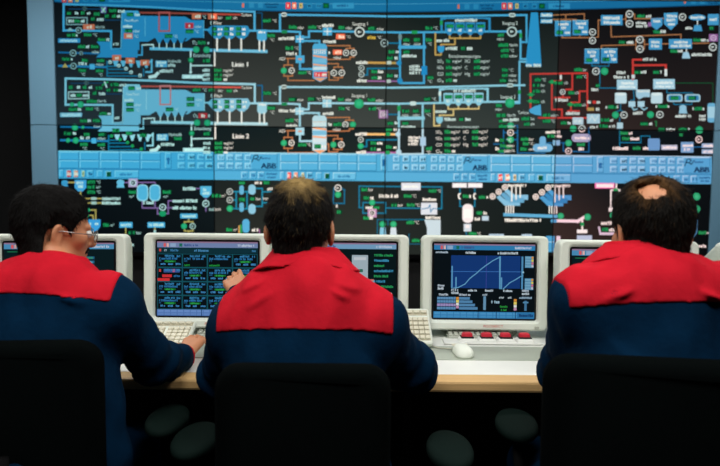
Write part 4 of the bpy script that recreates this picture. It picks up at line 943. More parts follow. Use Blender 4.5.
def pic_flow(seed, left=True):
    p = Pic(seed)
    head_bar(p, (76, 150, 196))
    p.rect(0, 6, 100, 67, (8, 26, 30), 1); p.rect(3, 8, 26, 9, (26, 110, 70), 2)
    for (x, w) in ((12, 18), (38, 17), (64, 18)):
        for i in range(5): p.rect(x, 13 + 4 * i, x + w, 15.6 + 4 * i, (34, 104, 140), 2); p.scrib(x + 1.6, x + w - 2, 14.3 + 4 * i, 2, (96, 176, 205) if i % 2 else (60, 150, 110), 3)
    for (x, y) in ((8, 38), (20, 38), (34, 40), (62, 40), (78, 38)):
        p.frame(x, y, x + 8, y + 7, .9, (170, 160, 70) if x < 30 else (60, 140, 180), 3); p.scrib(x + 1.6, x + 7, y + 3.5, 2.4, (200, 205, 190), 4)
    for y in (50, 55, 60):
        p.scrib(6, 30, y, 2.4, (56, 146, 190)); p.scrib(40, 58, y, 2.4, (50, 160, 90)); p.scrib(66, 92, y, 2.4, (56, 140, 190))
    p.line([(50, 34), (50, 48), (90, 48)], .9, (60, 150, 190), 2)
    foot_bar(p)
    return p

# ------------------------------------------------------------------ desk monitors
MW, MH = 0.474, 0.356
TILT = math.radians(3.0)
def monitor(d, pxl, pxr, pict, label, yaw=0.0, brand=True, w=MW):
    a, b = P(pxl, 285, d), P(pxr, 285, d)
    root = empty('crt_monitor', ((a.x + b.x) / 2, d, DZ + .0024), yaw)
    tag(root, label, 'monitor', 'cathode ray monitors in a row on the control desk')
    z0 = .030
    def tl(p):
        x, y, z = p
        zz = z - z0
        return (x, y * math.cos(TILT) + zz * math.sin(TILT), z0 + zz * math.cos(TILT) - y * math.sin(TILT))
    cz = z0 + MH / 2
    ow, oh, oz = .394, .295, cz + .006          # the opening
    def lp(wd, ht, r, y, cx=0, czz=cz): return [tl((x, y, z)) for x, z in rrect(wd, ht, r, 5, cx, czz)]
    v_, f_ = loft([lp(w - .004, MH - .004, .02, .075), lp(w, MH, .02, .06), lp(w, MH, .02, .012), lp(w - .006, MH - .006, .018, .003), lp(w - .014, MH - .014, .016, 0.0), lp(ow + .02, oh + .02, .016, .001, 0, oz), lp(ow + .008, oh + .008, .013, .006, 0, oz), lp(ow, oh, .01, .02, 0, oz)])
    me = mesh_from('bezel', v_, f_)
    bez = link('bezel', me, M['cream'], root)
    v_, f_ = loft([lp(w - .012, MH - .012, .02, .0755), lp(w - .03, MH - .03, .03, .14), lp(w * .72, MH * .74, .04, .33), lp(w * .60, MH * .62, .04, .44), lp(w * .5, MH * .52, .04, .45)], False, True)
    link('rear_housing', mesh_from('rear_housing', v_, f_), M['cream'], root)
    gl = link('screen_glass', mesh_from('screen_glass', [tl((-ow / 2 - .002, .0196, oz - oh / 2 - .002)), tl((ow / 2 + .002, .0196, oz - oh / 2 - .002)), tl((ow / 2 + .002, .0196, oz + oh / 2 + .002)), tl((-ow / 2 - .002, .0196, oz + oh / 2 + .002))], [(0, 1, 2, 3)]), M['crtblack'], root)
    iw, ih = ow - .014, oh - .014
    out = []
    for pts, c, l in pict.polys:
        pts = clip_poly(pts, 0, 100, 0, 74)
        c = tuple(k * .86 + 4 for k in c)
        if pts: out.append(([tl((-iw / 2 + x / 100 * iw, .0188 - .0003 * l, oz + ih / 2 - y / 74 * ih)) for x, y in pts], c))
    link('screen_image', pic_mesh('screen_image', out), M['pic'], gl)
    # maker's name in red on the lower rim
    if brand:
        tr, a0, b0 = glyph_tris('PROCONTIC T')
        vs, fs = [], []
        for t3 in tr:
            k = len(vs)
            for q in t3: vs.append(tl((-.004 + (q[0] - a0) / (b0 - a0) * .072, -.0006, z0 + .0125 + q[1] / .72 * .0095)))
            fs.append((k, k + 1, k + 2))
        link('brand_lettering', mesh_from('brand_lettering', vs, fs), M['printred'], bez)
    # foot
    v_, f_ = loft([[(x, y + .20, 0.0) for x, y in rrect(.30, .26, .05, 5)], [(x, y + .20, .012) for x, y in rrect(.30, .26, .05, 5)], [(x, y + .20, .020) for x, y in rrect(.20, .18, .05, 5)], [(x, y + .20, .034) for x, y in rrect(.18, .16, .05, 5)]], True, True)
    link('foot', mesh_from('foot', v_, f_), M['greykey'], root)
    pb = box('power_button', w / 2 - .05, w / 2 - .034, -.003, .002, z0 + .010, z0 + .018, M['greykey'], root, .001)
    return root
mon1 = monitor(2.12, -9, 122, pic_flow(31), 'cream monitor standing in front of the man with glasses', 0.10)
mon2 = monitor(2.22, 142, 269, pic_table(), 'cream monitor showing a table of dark boxes with two red bars')
mon3 = monitor(2.22, 282, 409, pic_popup(), 'cream monitor showing a grey keypad window over a flow diagram')
mon4 = monitor(2.22, 422.5, 548.5, pic_trend(), 'cream monitor showing a rising trend curve on a blue chart', -0.02)
mon5 = monitor(2.05, 562, 698, pic_flow(33), 'cream monitor half hidden by the man with the bald patch', -0.06)
mon6 = monitor(1.98, 731, 871, pic_flow(35), 'cream monitor at the end of the row beside the blue grey wall panel', -0.14)

# ------------------------------------------------------------------ keyboards
KEYM = box_mesh('key', -.0085, .0085, -.0085, .0085, 0, .008, .002, 1)
FKEYM = box_mesh('function_key', -.010, .010, -.006, .006, 0, .008, .002, 1)
for m_ in (KEYM, FKEYM): m_.materials.append(M['creamkey'])
def keyboard(right_end, rz, tilt, label, group=None, w=.46, dp=.172):
    """right_end: front right corner resting on the desk"""
    root = empty('keyboard', right_end, rz)
    root.rotation_euler = (tilt, 0, rz)
    tag(root, label, 'keyboard', group)
    lo = lambda ww, dd, z: [(x - w / 2, y + dp / 2, z) for x, y in rrect(ww, dd, .012, 4)]
    v_, f_ = loft([lo(w - .006, dp - .006, 0), lo(w, dp, .006), lo(w, dp, .018), lo(w - .008, dp - .008, .022)], True, True)
    link('case', mesh_from('case', v_, f_), M['cream'], root)
    box('key_well', -.086, -.008, .014, .122, .0221, .0232, M['creamdark'], root)
    box('key_well', -w + .012, -.096, .014, .122, .0221, .0232, M['creamdark'], root)
    box('key_well', -w + .012, -.008, .134, .160, .0221, .0232, M['creamdark'], root)
    for r in range(5):
        for c in range(4): link('key', KEYM, None, root, (-.018 - .0192 * c, .0255 + .0212 * r, .0234))
        for c in range(18): link('key', KEYM, None, root, (-.1065 - .0194 * c, .0255 + .0212 * r, .0234))
    for c in range(17): link('function_key', FKEYM, None, root, (-.021 - .0262 * c, .147, .0234))
    for sx in (-.05, -w + .05):
        link('fold_out_foot', box_mesh('fold_out_foot', sx - .01, sx + .01, .066, .080, -math.sin(tilt) * .073 / math.cos(tilt) * .95, .001), M['cream'], root)
    return root
k1 = PZ(433.0, 348.5, DZ + .003)
kb1 = keyboard((k1.x, k1.y, DZ + .006), 0.03, math.radians(34), 'cream keyboard propped up at a slant between the trend chart monitor and the middle man', None)
k2 = PZ(186.0, 354, DZ + .003)
kb2 = keyboard((k2.x, k2.y, DZ + .006), 0.03, math.radians(19), 'cream keyboard propped up behind the sleeve of the man with glasses', None)

# low grey key strips in front of the monitor feet
def key_strip(xl, xr, y, label):
    root = empty('key_strip', ((xl + xr) / 2, y, DZ + .0024))
    tag(root, label, 'keypad', 'grey key strips under the monitors')
    w = xr - xl
    box('case', -w / 2, w / 2, 0, .07, 0, .012, M['greykey'], root, .003)
    n = int(w / .019)
    for r in range(3):
        for i in range(n): link('key', SKEY, None, root, (-w / 2 + .0105 + i * (w - .021) / (n - 1), .014 + .021 * r, .0122 + .003 * r))
    return root
SKEY = box_mesh('key', -.0078, .0078, -.008, .008, 0, .007, .0015, 1); SKEY.materials.append(M['greykey'])
a, b = P(452, 335, 2.12), P(515, 335, 2.12)
key_strip(a.x, b.x, 2.20, 'low grey key strip behind the row of red buttons')
a, b = P(190, 335, 2.12), P(246, 335, 2.12)
key_strip(a.x, b.x, 2.20, 'low grey key strip below the table monitor beside the reaching hand')

# ------------------------------------------------------------------ strip of four red push buttons
a, b = P(446, 340, 2.09), P(547, 340, 2.09)
strip_ = empty('push_button_strip', ((a.x + b.x) / 2, 2.13, DZ + .0024))
tag(strip_, 'white strip with four red push buttons on the desk below the trend chart monitor', 'button panel')
hw = (b.x - a.x) / 2
box('base_strip', -hw, hw, 0, .066, 0, .006, M['white'], strip_, .002)
for i in range(4):
    px = (471, 491.2, 510.8, 530.4)[i]
    cx = P(px, 338, 2.09).x - strip_.location.x
    hs = link('button_housing', (lambda vf: mesh_from('button_housing', *vf))(loft([[(x, y + .036, .0062) for x, y in rrect(.066, .056, .012, 4)], [(x, y + .036, .011) for x, y in rrect(.062, .052, .012, 4)], [(x, y + .038, .017) for x, y in rrect(.052, .040, .008, 4)]], True, True)), M['white'], strip_)
    hs.location = (cx, 0, 0)
    sl = box('slot', -.023, .023, .018, .056, .0171, .0215, M['black'], hs, .001)
    link('red_button', (lambda vf: mesh_from('red_button', *vf))(loft([[(x, y + .040, .0218) for x, y in rrect(.040, .026, .006, 4)], [(x, y + .041, .031) for x, y in rrect(.038, .024, .006, 4)], [(x, y + .042, .035) for x, y in rrect(.028, .016, .006, 4)]], True, True)), M['red'], hs)

# ------------------------------------------------------------------ mouse
mp = PZ(462.5, 355.0, DZ + .002)
mouse = empty('computer_mouse', (mp.x, mp.y, DZ + .0024), 0.1)
tag(mouse, 'cream computer mouse with a cord on the grey desk inlay', 'mouse')
loops = []
for k in range(9):
    a = k / 8 * math.pi / 2
    s_ = math.cos(a) ** 0.7 if k < 8 else 0.05
    loops.append([(x * s_ * (1 - .1 * (y > 0)), y * s_ - .004 * math.sin(a), .006 + .030 * math.sin(a)) for x, y in rrect(.062, .105, .026, 6)])
loops.insert(0, [(x * .94, y * .94, 0) for x, y in rrect(.062, .105, .026, 6)])
v_, f_ = loft(loops, True, True)
ms = link('shell', mesh_from('shell', v_, f_, True), M['cream'], mouse)
box('button', -.027, -.001, .022, .050, .0245, .0262, M['creamkey'], mouse, .0006); box('button', .001, .027, .022, .050, .0245, .0262, M['creamkey'], mouse, .0006)
cp = [Vector((0, .05, .008)), Vector((-.012, .062, .004)), Vector((-.035, .070, .0035)), Vector((-.07, .085, .0035)), Vector((-.085, .13, .0035)), Vector((-.088, .20, .0035))]
link('cord', tube_mesh('cord', cp, .0022, 6), M['cable'], mouse)

# ------------------------------------------------------------------ office chairs
def chair(loc, rz, label, pads, back_w=.40, top=.935):
    """loc: column foot on the floor; the sitter faces +y; pads: the sides on which an arm rest stands"""
    root = empty('office_chair', (loc[0], loc[1], 0), rz)
    tag(root, label, 'chair', 'black office chairs at the control desk')
    # backrest: a slab of rounded outline, bowed around the sitter
    zc, hh = (top + .47) / 2, top - .47
    def bl(w_, h_, r_, y):
        return [(x, y + .9 * x * x, z) for x, z in rrect(w_, h_, r_, 6, 0, zc)]
    v_, f_ = loft([bl(back_w * .85, hh * .9, .05, -.262), bl(back_w - .02, hh - .02, .06, -.258), bl(back_w, hh, .06, -.244), bl(back_w, hh, .06, -.226), bl(back_w - .02, hh - .02, .06, -.214), bl(back_w * .8, hh * .86, .05, -.212)], True, True)
    link('backrest', mesh_from('backrest', v_, f_, True), M['chair'], root)
    def sl(w_, d_, r_, z): return [(x, y, z) for x, y in rrect(w_, d_, r_, 6)]
    v_, f_ = loft([sl(.42, .40, .09, .392), sl(.46, .44, .09, .402), sl(.47, .45, .09, .425), sl(.45, .43, .09, .448), sl(.30, .30, .09, .452)], True, True)
    link('seat', mesh_from('seat', v_, f_, True), M['chair'], root)
    link('back_bracket', tube_mesh('back_bracket', [(0, -.1, .385), (0, -.26, .385), (0, -.285, .43), (0, -.275, .70)], .018, 8), M['chairframe'], root)
    link('column', lathe_mesh('column', [(.028, .07), (.028, .22), (.02, .222), (.02, .37), (.06, .374), (.06, .391)], 20), M['chairframe'], root)
    for k in range(5):
        a = math.radians(90 + 72 * k)
        ca, sa = math.cos(a), math.sin(a)
        leg = link('base_leg', tube_mesh('base_leg', [(.02 * ca, .02 * sa, .095), (.15 * ca, .15 * sa, .09), (.29 * ca, .29 * sa, .07)], [.026, .022, .015], 8), M['chairframe'], root)
        cs = lathe_mesh('caster', [(.008, -.022), (.026, -.02), (.028, -.010), (.028, .010), (.026, .02), (.008, .022)], 14)
        c_ = link('caster', cs, M['chairframe'], leg)
        c_.location = (.29 * ca, .29 * sa, .029); c_.rotation_euler = (math.radians(90), 0, a + 1.2)
    for (sx, yc, zz) in pads:
        arm = link('arm_rest', tube_mesh('arm_rest', [(sx * .75, 0, .39), (sx * .97, .01, .40), (sx, .03, .44), (sx, yc - .03, zz - .03), (sx, yc, zz - .012)], .014, 8), M['chairframe'], root)
        prof = [(1 - .06, -.012), (1.0, -.006), (1.0, .004), (.93, .012), (.7, .016), (.3, .018)]
        lp_ = [[(sx + .058 * q * math.cos(2 * math.pi * k / 28), yc + .105 * q * math.sin(2 * math.pi * k / 28), zz + h_) for k in range(28)] for q, h_ in prof]
        v_, f_ = loft(lp_, True, True)
        link('arm_pad', mesh_from('arm_pad', v_, f_, True), M['armpad'], arm)
    return root

# ------------------------------------------------------------------ people: distance fields meshed with surface nets
def A(v): return np.array(v, dtype=np.float32)
def d_ell(p, c, r):
    q = p - A(c)
    r = A(r)
    k0 = np.sqrt(((q / r) ** 2).sum(1)) + 1e-6
    k1 = np.sqrt(((q / (r * r)) ** 2).sum(1)) + 1e-6
    return k0 * (k0 - 1) / k1
def d_cone(p, a, b, ra, rb):
    a, b = A(a), A(b)
    ab = b - a
    t = np.clip(((p - a) @ ab) / (ab @ ab), 0, 1)
    return np.sqrt(((p - a - t[:, None] * ab) ** 2).sum(1)) - (ra + (rb - ra) * t)
def smin(a, b, k):
    h = np.clip(0.5 + 0.5 * (b - a) / k, 0, 1)
    return b + (a - b) * h - k * h * (1 - h)
def smax(a, b, k): return -smin(-a, -b, k)
_nr = np.random.RandomState(5)
_nd = _nr.normal(size=(14, 3)).astype(np.float32); _nd /= np.linalg.norm(_nd, axis=1)[:, None]
_np = _nr.uniform(0, 6.28, 14).astype(np.float32)
def wob(p, f):
    out = np.zeros(len(p), np.float32)
    for i in range(14): out += np.sin((p @ _nd[i]) * f * (0.6 + 0.09 * i) + _np[i])
    return out / 5.0
def surfnet(fn, lo, hi, h, B=10):
    lo = A(lo); hi = A(hi)
    n = (np.ceil((hi - lo) / h / B).astype(int) + 1) * B
    F = np.ones(tuple(n), np.float32)
    nb = n // B
    bi = np.stack(np.meshgrid(*[np.arange(k) for k in nb], indexing='ij'), -1).reshape(-1, 3)
    cen = lo + (bi * B + (B - 1) / 2.0).astype(np.float32) * h
    fc = fn(cen.astype(np.float32))
    rad = B * h * 0.87 * 1.35 + 0.012
    off = np.stack(np.meshgrid(*[np.arange(B)] * 3, indexing='ij'), -1).reshape(-1, 3)
    F6 = F.reshape(nb[0], B, nb[1], B, nb[2], B)
    act = np.abs(fc) < rad
    ins = (~act) & (fc < 0)
    for b in bi[ins]: F6[b[0], :, b[1], :, b[2], :] = -1
    ab = bi[act]
    CH = 400
    for s0 in range(0, len(ab), CH):
        bb = ab[s0:s0 + CH]
        pts = (bb[:, None, :] * B + off[None]).reshape(-1, 3).astype(np.float32) * h + lo
        val = fn(pts.astype(np.float32)).reshape(len(bb), B, B, B)
        for b, vv in zip(bb, val): F6[b[0], :, b[1], :, b[2], :] = vv
    S = F < 0
    cnt = np.zeros(tuple(n - 1), np.int8)
    for dx in (0, 1):
        for dy in (0, 1):
            for dz in (0, 1): cnt += S[dx:n[0] - 1 + dx, dy:n[1] - 1 + dy, dz:n[2] - 1 + dz]
    ci = np.argwhere((cnt > 0) & (cnt < 8))
    idx = np.full(tuple(n - 1), -1, np.int32)
    idx[ci[:, 0], ci[:, 1], ci[:, 2]] = np.arange(len(ci))
    acc = np.zeros((len(ci), 3), np.float32); num = np.zeros(len(ci), np.float32)
    cor = [(0, 0, 0), (1, 0, 0), (0, 1, 0), (1, 1, 0), (0, 0, 1), (1, 0, 1), (0, 1, 1), (1, 1, 1)]
    vals = [F[ci[:, 0] + c[0], ci[:, 1] + c[1], ci[:, 2] + c[2]] for c in cor]
    for i in range(8):
        for j in range(i + 1, 8):
            if sum(abs(x - y) for x, y in zip(cor[i], cor[j])) != 1: continue
            m = (vals[i] < 0) != (vals[j] < 0)
            t = np.where(m, vals[i] / np.where(m, vals[i] - vals[j], 1), 0)
            pos = A(cor[i])[None] + t[:, None] * (A(cor[j]) - A(cor[i]))[None]
            acc[m] += pos[m]; num[m] += 1
    verts = lo + (ci + acc / num[:, None]) * h
    quads = []
    for ax in range(3):
        u, w = (ax + 1) % 3, (ax + 2) % 3
        sl0 = [slice(1, k - 1) for k in n]; sl1 = [slice(1, k - 1) for k in n]
        sl1[ax] = slice(2, n[ax])
        a, b = S[tuple(sl0)], S[tuple(sl1)]
        e = np.argwhere(a != b) + 1
        if not len(e): continue
        ina = S[e[:, 0], e[:, 1], e[:, 2]]
        def cell(du, dw):
            q = e.copy(); q[:, u] += du; q[:, w] += dw
            return idx[q[:, 0], q[:, 1], q[:, 2]]
        q = np.stack([cell(-1, -1), cell(0, -1), cell(0, 0), cell(-1, 0)], 1)
        q[~ina] = q[~ina][:, ::-1]
        quads.append(q)
    return verts, np.concatenate(quads) if quads else np.zeros((0, 4), int)
def net_obj(name, fn, lo, hi, h, material, root, attr=None, smooth_it=0):
    v, q = surfnet(fn, lo, hi, h)
    q = q[(q >= 0).all(1)]
    base = A(root.location)
    me = mesh_from(name, (v - base).tolist(), q.tolist(), True)
    if attr is not None:
        c = attr(v.astype(np.float32))
        at = me.color_attributes.new('tone', 'FLOAT_COLOR', 'POINT')
        at.data.foreach_set('color', np.concatenate([np.repeat(c[:, None], 3, 1), np.ones((len(c), 1))], 1).astype(np.float32).ravel())
    return link(name, me, material, root)

def hair_mat(name, dark, pale):
    m = bpy.data.materials.new(name); m.use_nodes = True
    nt = m.node_tree; b = nt.nodes['Principled BSDF']
    b.inputs['Roughness'].default_value = 0.85; b.inputs['Specular IOR Level'].default_value = 0.12
    a = nt.nodes.new('ShaderNodeAttribute'); a.attribute_name = 'tone'
    tc = nt.nodes.new('ShaderNodeTexCoord'); mp = nt.nodes.new('ShaderNodeMapping'); mp.inputs['Scale'].default_value = (1, 1, .25)
    n = nt.nodes.new('ShaderNodeTexNoise'); n.inputs['Scale'].default_value = 260; n.inputs['Detail'].default_value = 3
    nt.links.new(tc.outputs['Object'], mp.inputs[0]); nt.links.new(mp.outputs[0], n.inputs['Vector'])
    mth = nt.nodes.new('ShaderNodeMath'); mth.operation = 'MULTIPLY_ADD'; mth.inputs[1].default_value = 0.5
    sub = nt.nodes.new('ShaderNodeMath'); sub.operation = 'SUBTRACT'; sub.inputs[1].default_value = 0.34; sub.use_clamp = True
    nt.links.new(n.outputs['Fac'], mth.inputs[0]); nt.links.new(a.outputs['Fac'], mth.inputs[2]); nt.links.new(mth.outputs[0], sub.inputs[0])
    mx = nt.nodes.new('ShaderNodeMix'); mx.data_type = 'RGBA'
    mx.inputs[6].default_value = (*s2l(dark), 1); mx.inputs[7].default_value = (*s2l(pale), 1)
    nt.links.new(sub.outputs[0], mx.inputs[0]); nt.links.new(mx.outputs[2], b.inputs['Base Color'])
    bp = nt.nodes.new('ShaderNodeBump'); bp.inputs['Strength'].default_value = 0.6; bp.inputs['Distance'].default_value = 0.003
    nt.links.new(n.outputs['Fac'], bp.inputs['Height']); nt.links.new(bp.outputs[0], b.inputs['Normal'])
    return m
M['hair_black'] = hair_mat('black_hair', (12, 11, 10), (40, 34, 28))
M['hair_thin'] = hair_mat('dark_thinning_hair', (15, 13, 11), (150, 124, 76))
M['hair_brown'] = hair_mat('dark_brown_hair', (14, 12, 9), (120, 84, 44))
M['eye'] = mat('eye_white', (225, 220, 212), 0.2)

def man(sp):
    root = empty('person', (sp['pelvis'][0], sp['pelvis'][1], 0.0))
    tag(root, sp['label'], 'person', 'men in red and navy work jackets at the desk')
    c7 = A(sp['c7']); pel = A(sp['pelvis'])
    sh = [A(q) for q in sp['sh']]; el = [A(q) for q in sp['el']]; wr = [A(q) for q in sp['wr']]
    hs = sp.get('hs', 1.0)
    R = np.array((Matrix.Rotation(sp['yaw'], 3, 'Z') @ Matrix.Rotation(sp['pitch'], 3, 'X') @ Matrix.Rotation(sp.get('roll', 0), 3, 'Y')), dtype=np.float32)
    top = A(sp['top'])
    hc = top - A((0, 0, .134 * hs))
    loc = lambda p: ((p - hc) @ R) / hs
    wld = lambda q: hc + R @ A(q) * hs
    neck0 = c7 + A((0, .055, -.015))
    # --- head
    def skull(q):
        f = d_ell(q, (0, -.012, .035), (.074, .096, .088))
        f = smin(f, d_ell(q, (0, .030, -.035), (.060, .066, .078)), .03)
        f = smin(f, d_ell(q, (0, .045, -.078), (.047, .048, .038)), .02)
        return f
    def head(q):
        f = skull(q)
        f = smin(f, d_ell(q, (0, .082, -.10), (.02, .016, .016)), .015)
        f = smin(f, d_cone(q, (-.035, .084, .024), (.035, .084, .024), .009, .009), .012)
        for sx in (-1, 1):
            f = smin(f, d_ell(q, (sx * .045, .058, -.015), (.02, .026, .022)), .02)
            f = smax(f, -(np.sqrt(((q - A((sx * .031, .104, .004))) ** 2).sum(1)) - .014), .012)
        f = smin(f, d_cone(q, (0, .092, .012), (0, .113, -.028), .008, .011), .008)
        f = smin(f, d_ell(q, (0, .104, -.034), (.016, .012, .008)), .006)
        f = smin(f, d_cone(q, (-.018, .090, -.062), (.018, .090, -.062), .007, .007), .006)
        f = smin(f, d_cone(q, (-.015, .088, -.073), (.015, .088, -.073), .008, .008), .006)
        for sx in (-1, 1):
            c_, s_ = math.cos(sx * .45), math.sin(sx * .45)                 # ears stand out towards the back
            qq = q - A((sx * .081, -.010, -.006))
            qq = np.stack([qq[:, 0] * c_ + qq[:, 1] * s_, -qq[:, 0] * s_ + qq[:, 1] * c_, qq[:, 2] - .12 * qq[:, 1]], 1)
            e = d_ell(qq, (0, 0, 0), (.0085, .020, .035))
            e = smax(e, -d_ell(qq, (sx * .010, .003, .004), (.0085, .012, .022)), .005)
            f = smin(f, e, .006)
        return f
    nk = wld((0, -.028, -.055))
    def neck(p, r=0.0): return d_cone(p, nk, neck0, .052 + r, .060 + r)
    # --- torso and limbs
    spine = [pel + (neck0 - pel) * t for t in (.04, .3, .55, .8)]
    bow = [(0, .01), (0, -.012), (0, -.022), (0, -.01)]
    rad = [(.175, .125, .13), (.155, .115, .14), (.168, .12, .14), (.155, .10, .12)]
    def torso(p, g=0.0):
        f = None
        for (c, b_, r_) in zip(spine, bow, rad):
            e = d_ell(p, c + A((0, b_[1], 0)), A(r_) + g)
            f = e if f is None else smin(f, e, .06)
        for s_ in sh:
            f = smin(f, d_cone(p, neck0 + A((0, -.02, -.04)), s_, .058 + g, .058 + g), .05)
        return f
    def arms(p, g=0.0, cut=0.0):
        f = None
        for s_, e_, w_ in zip(sh, el, wr):
            ax = (w_ - e_) / np.linalg.norm(w_ - e_)
            a = d_cone(p, s_, e_, .056 + g, .044 + g)
            b = d_cone(p, e_, w_ - ax * cut, .044 + g, (.028 if cut == 0 else .031) + g * .8)
            a = smin(a, b, .03)
            f = a if f is None else np.minimum(f, a)
        return f
    hipz = pel[2]
    knees = [pel + A((sx * .13, .44, .0)) for sx in (-1, 1)]
    for k in knees: k[2] = .50
    hips = [pel + A((sx * .095, .03, -.03)) for sx in (-1, 1)]
    ankles = [k + A((0, -.02, -.41)) for k in knees]
    def legs(p, g=0.0):
        f = None
        for h_, k_, a_ in zip(hips, knees, ankles):
            a = smin(d_cone(p, h_, k_, .085 + g, .058 + g), d_cone(p, k_, a_, .056 + g, .04 + g), .03)
            f = a if f is None else smin(f, a, .02)
        return f
    # --- hands
    def hand_prims(w_, hd):
        f_ = A(hd['f']); f_ = f_ / np.linalg.norm(f_)
        n_ = A(hd['n']); n_ = n_ - f_ * (n_ @ f_); n_ = n_ / np.linalg.norm(n_)     # palm side
        s_ = np.cross(f_, n_) * hd['thumb']                                           # towards the thumb
        pr = []
        curl = hd['curl']
        for i, (o, ln) in enumerate(((.027, .072), (.009, .080), (-.009, .075), (-.026, .060))):
            kn = w_ + f_ * (.088 - .004 * abs(i - 1)) + s_ * o
            pr.append((w_ + f_ * .01 + s_ * o * .5, kn, .015, .0115))
            a = kn; th = curl[i]
            ang = 0.0
            for k, seg in enumerate((.46, .30, .24)):
                ang += th * (1.0 if k else .8)
                dr = f_ * math.cos(ang) + n_ * math.sin(ang) + s_ * o * 2.2 * (1 - min(1, th))
                dr = dr / np.linalg.norm(dr)
                b = a + dr * ln * seg
                pr.append((a, b, .0092 - .0008 * k, .0084 - .0008 * k))
                a = b
        t0 = w_ + f_ * .022 + s_ * .02 + n_ * .006
        t1 = t0 + (f_ * .55 + s_ * .75 + n_ * .25) * .038
        t2 = t1 + (f_ * .85 + s_ * .42 + n_ * .2) * .034
        t3 = t2 + (f_ * .95 + s_ * .15 + n_ * .2) * .026
        pr += [(t0, t1, .016, .0115), (t1, t2, .0112, .0098), (t2, t3, .0096, .0078)]
        return pr
    hp = [hand_prims(w_, hd) for w_, hd in zip(wr, sp['hands'])]
    hcen = [w_ + A(hd['f']) * .1 for w_, hd in zip(wr, sp['hands'])]
    def hands(p):
        f = np.full(len(p), 9.0, np.float32)
        for pr, hcn in zip(hp, hcen):
            near = np.sqrt(((p - hcn) ** 2).sum(1))
            f = np.minimum(f, np.maximum(near - .14, .02))
            m = near < .17
            if m.any():
                g = None
                for i, (a, b, ra, rb) in enumerate(pr):
                    d_ = d_cone(p[m], a, b, ra, rb)
                    g = d_ if g is None else smin(g, d_, .008 if (i % 4 == 0 or i >= 16) else .003)
                f[m] = g
        return f
    def body(p):
        f = head(loc(p)) * hs
        f = smin(f, neck(p), .02)
        f = smin(f, torso(p), .03)
        f = smin(f, arms(p), .02)
        f = smin(f, legs(p), .03)
        for a_ in ankles: f = smin(f, d_cone(p, a_ + A((0, -.02, -.045)), a_ + A((0, .16, -.06)), .032, .022), .02)
        return smin(f, hands(p), .006)
    allp = np.stack([c7, pel] + sh + el + wr + hcen + knees + ankles)
    lo = allp.min(0) - .18; hi = allp.max(0) + .18
    lo[2] = -.02; hi[2] = top[2] + .03
    net_obj('body', body, lo, hi, .0055, M['skin'], root)
    # --- trousers
    def trousers(p):
        f = legs(p, .016 )
        f = smin(f, d_ell(p, spine[0] + A((0, .01, -.01)), (.185, .14, .13)), .04) + .004 * wob(p, 38)
        return smax(f, .10 - p[:, 2], .006)
    lo2 = np.stack(hips + knees + ankles + [pel]).min(0) - .16; hi2 = np.stack(hips + knees + ankles + [pel]).max(0) + .16
    lo2[2] = .05; hi2[2] = pel[2] + .16
    net_obj('trousers', trousers, lo2, hi2, .009, M['jnavy'], root)
    for a_ in ankles:
        def shoe(p, a_=a_):
            f = d_cone(p, a_ + A((0, -.03, -.05)), a_ + A((0, .17, -.065)), .042, .034)
            f = smin(f, d_cone(p, a_ + A((0, -.01, -.04)), a_ + A((0, 0, .01)), .045, .046), .03)
            return smax(f, .002 - p[:, 2], .008)
        net_obj('shoe', shoe, a_ - A((.1, .12, .10)), a_ + A((.1, .26, .09)), .008, M['shoe'], root)
    # --- jacket: navy shell, red yoke, red collar
    def drape(p):
        f = .0058 * wob(p * A((1, 1, .6)), 30) + .0032 * wob(p * A((1, 1, .45)) + 3.1, 80)
        for e_, s_ in zip(el, sh):                                        # creases at the elbows and armpits
            near = np.exp(-((p - e_) ** 2).sum(1) / .008)
            f = f + .009 * near * np.sin(95 * ((p - e_) @ ((e_ - s_) / np.linalg.norm(e_ - s_))) + 4 * p[:, 0])
        back = p[:, 1] < c7[1] + .03
        for (xa, za, xb, zb_, am, wd) in folds:                           # soft folds hanging from the shoulders
            ax_, az_ = xb - xa, zb_ - za
            t_ = np.clip(((p[:, 0] - xa) * ax_ + (p[:, 2] - za) * az_) / (ax_ * ax_ + az_ * az_), 0, 1)
            d2 = (p[:, 0] - xa - t_ * ax_) ** 2 + (p[:, 2] - za - t_ * az_) ** 2
            f = f - np.where(back, am, 0) * np.exp(-d2 / (wd * wd)) * np.sin(np.pi * np.clip(t_, .04, .96))
        return f
    folds = []
    fr_ = np.random.RandomState(int(abs(c7[0]) * 1000) % 97)
    for sgn, s_ in ((1, sh[0]), (-1, sh[1])):
        for k in range(5):
            xa = s_[0] + sgn * (.0 + .018 * k); za = s_[2] - .05 - .012 * k
            folds.append((xa, za, xa + sgn * fr_.uniform(.03, .10), za - fr_.uniform(.12, .22), fr_.uniform(.006, .011), fr_.uniform(.008, .013)))
    for k in range(5):
        xa = c7[0] + fr_.uniform(-.13, .13); za = c7[2] - fr_.uniform(.16, .24)
        folds.append((xa, za, xa + fr_.uniform(-.05, .05), za - fr_.uniform(.08, .16), fr_.uniform(.004, .008), fr_.uniform(.009, .014)))
    for k in range(4):
        sg = -1 if k % 2 else 1
        xa = c7[0] + sg * fr_.uniform(.05, .08); za = c7[2] - fr_.uniform(.02, .05)
        folds.append((xa, za, xa + sg * fr_.uniform(.05, .09), za - fr_.uniform(.02, .06), .006, .008))
    def shell(p):
        f = torso(p, .020)
        f = smin(f, arms(p, .017, .02), .045)
        gi = sp.get('girth', 0.0)
        f = smin(f, d_ell(p, spine[0] + A((0, .0, .03)), (.205 + gi, .15, .12)), .08)
        if gi: f = smin(f, d_ell(p, spine[1] + A((0, .0, .02)), (.165 + gi, .12, .16)), .06)
        for s_ in sh: f = smin(f, np.sqrt(((p - s_) ** 2).sum(1)) - .058, .04)
        return f + drape(p)
    pelcut = pel[2] - .06
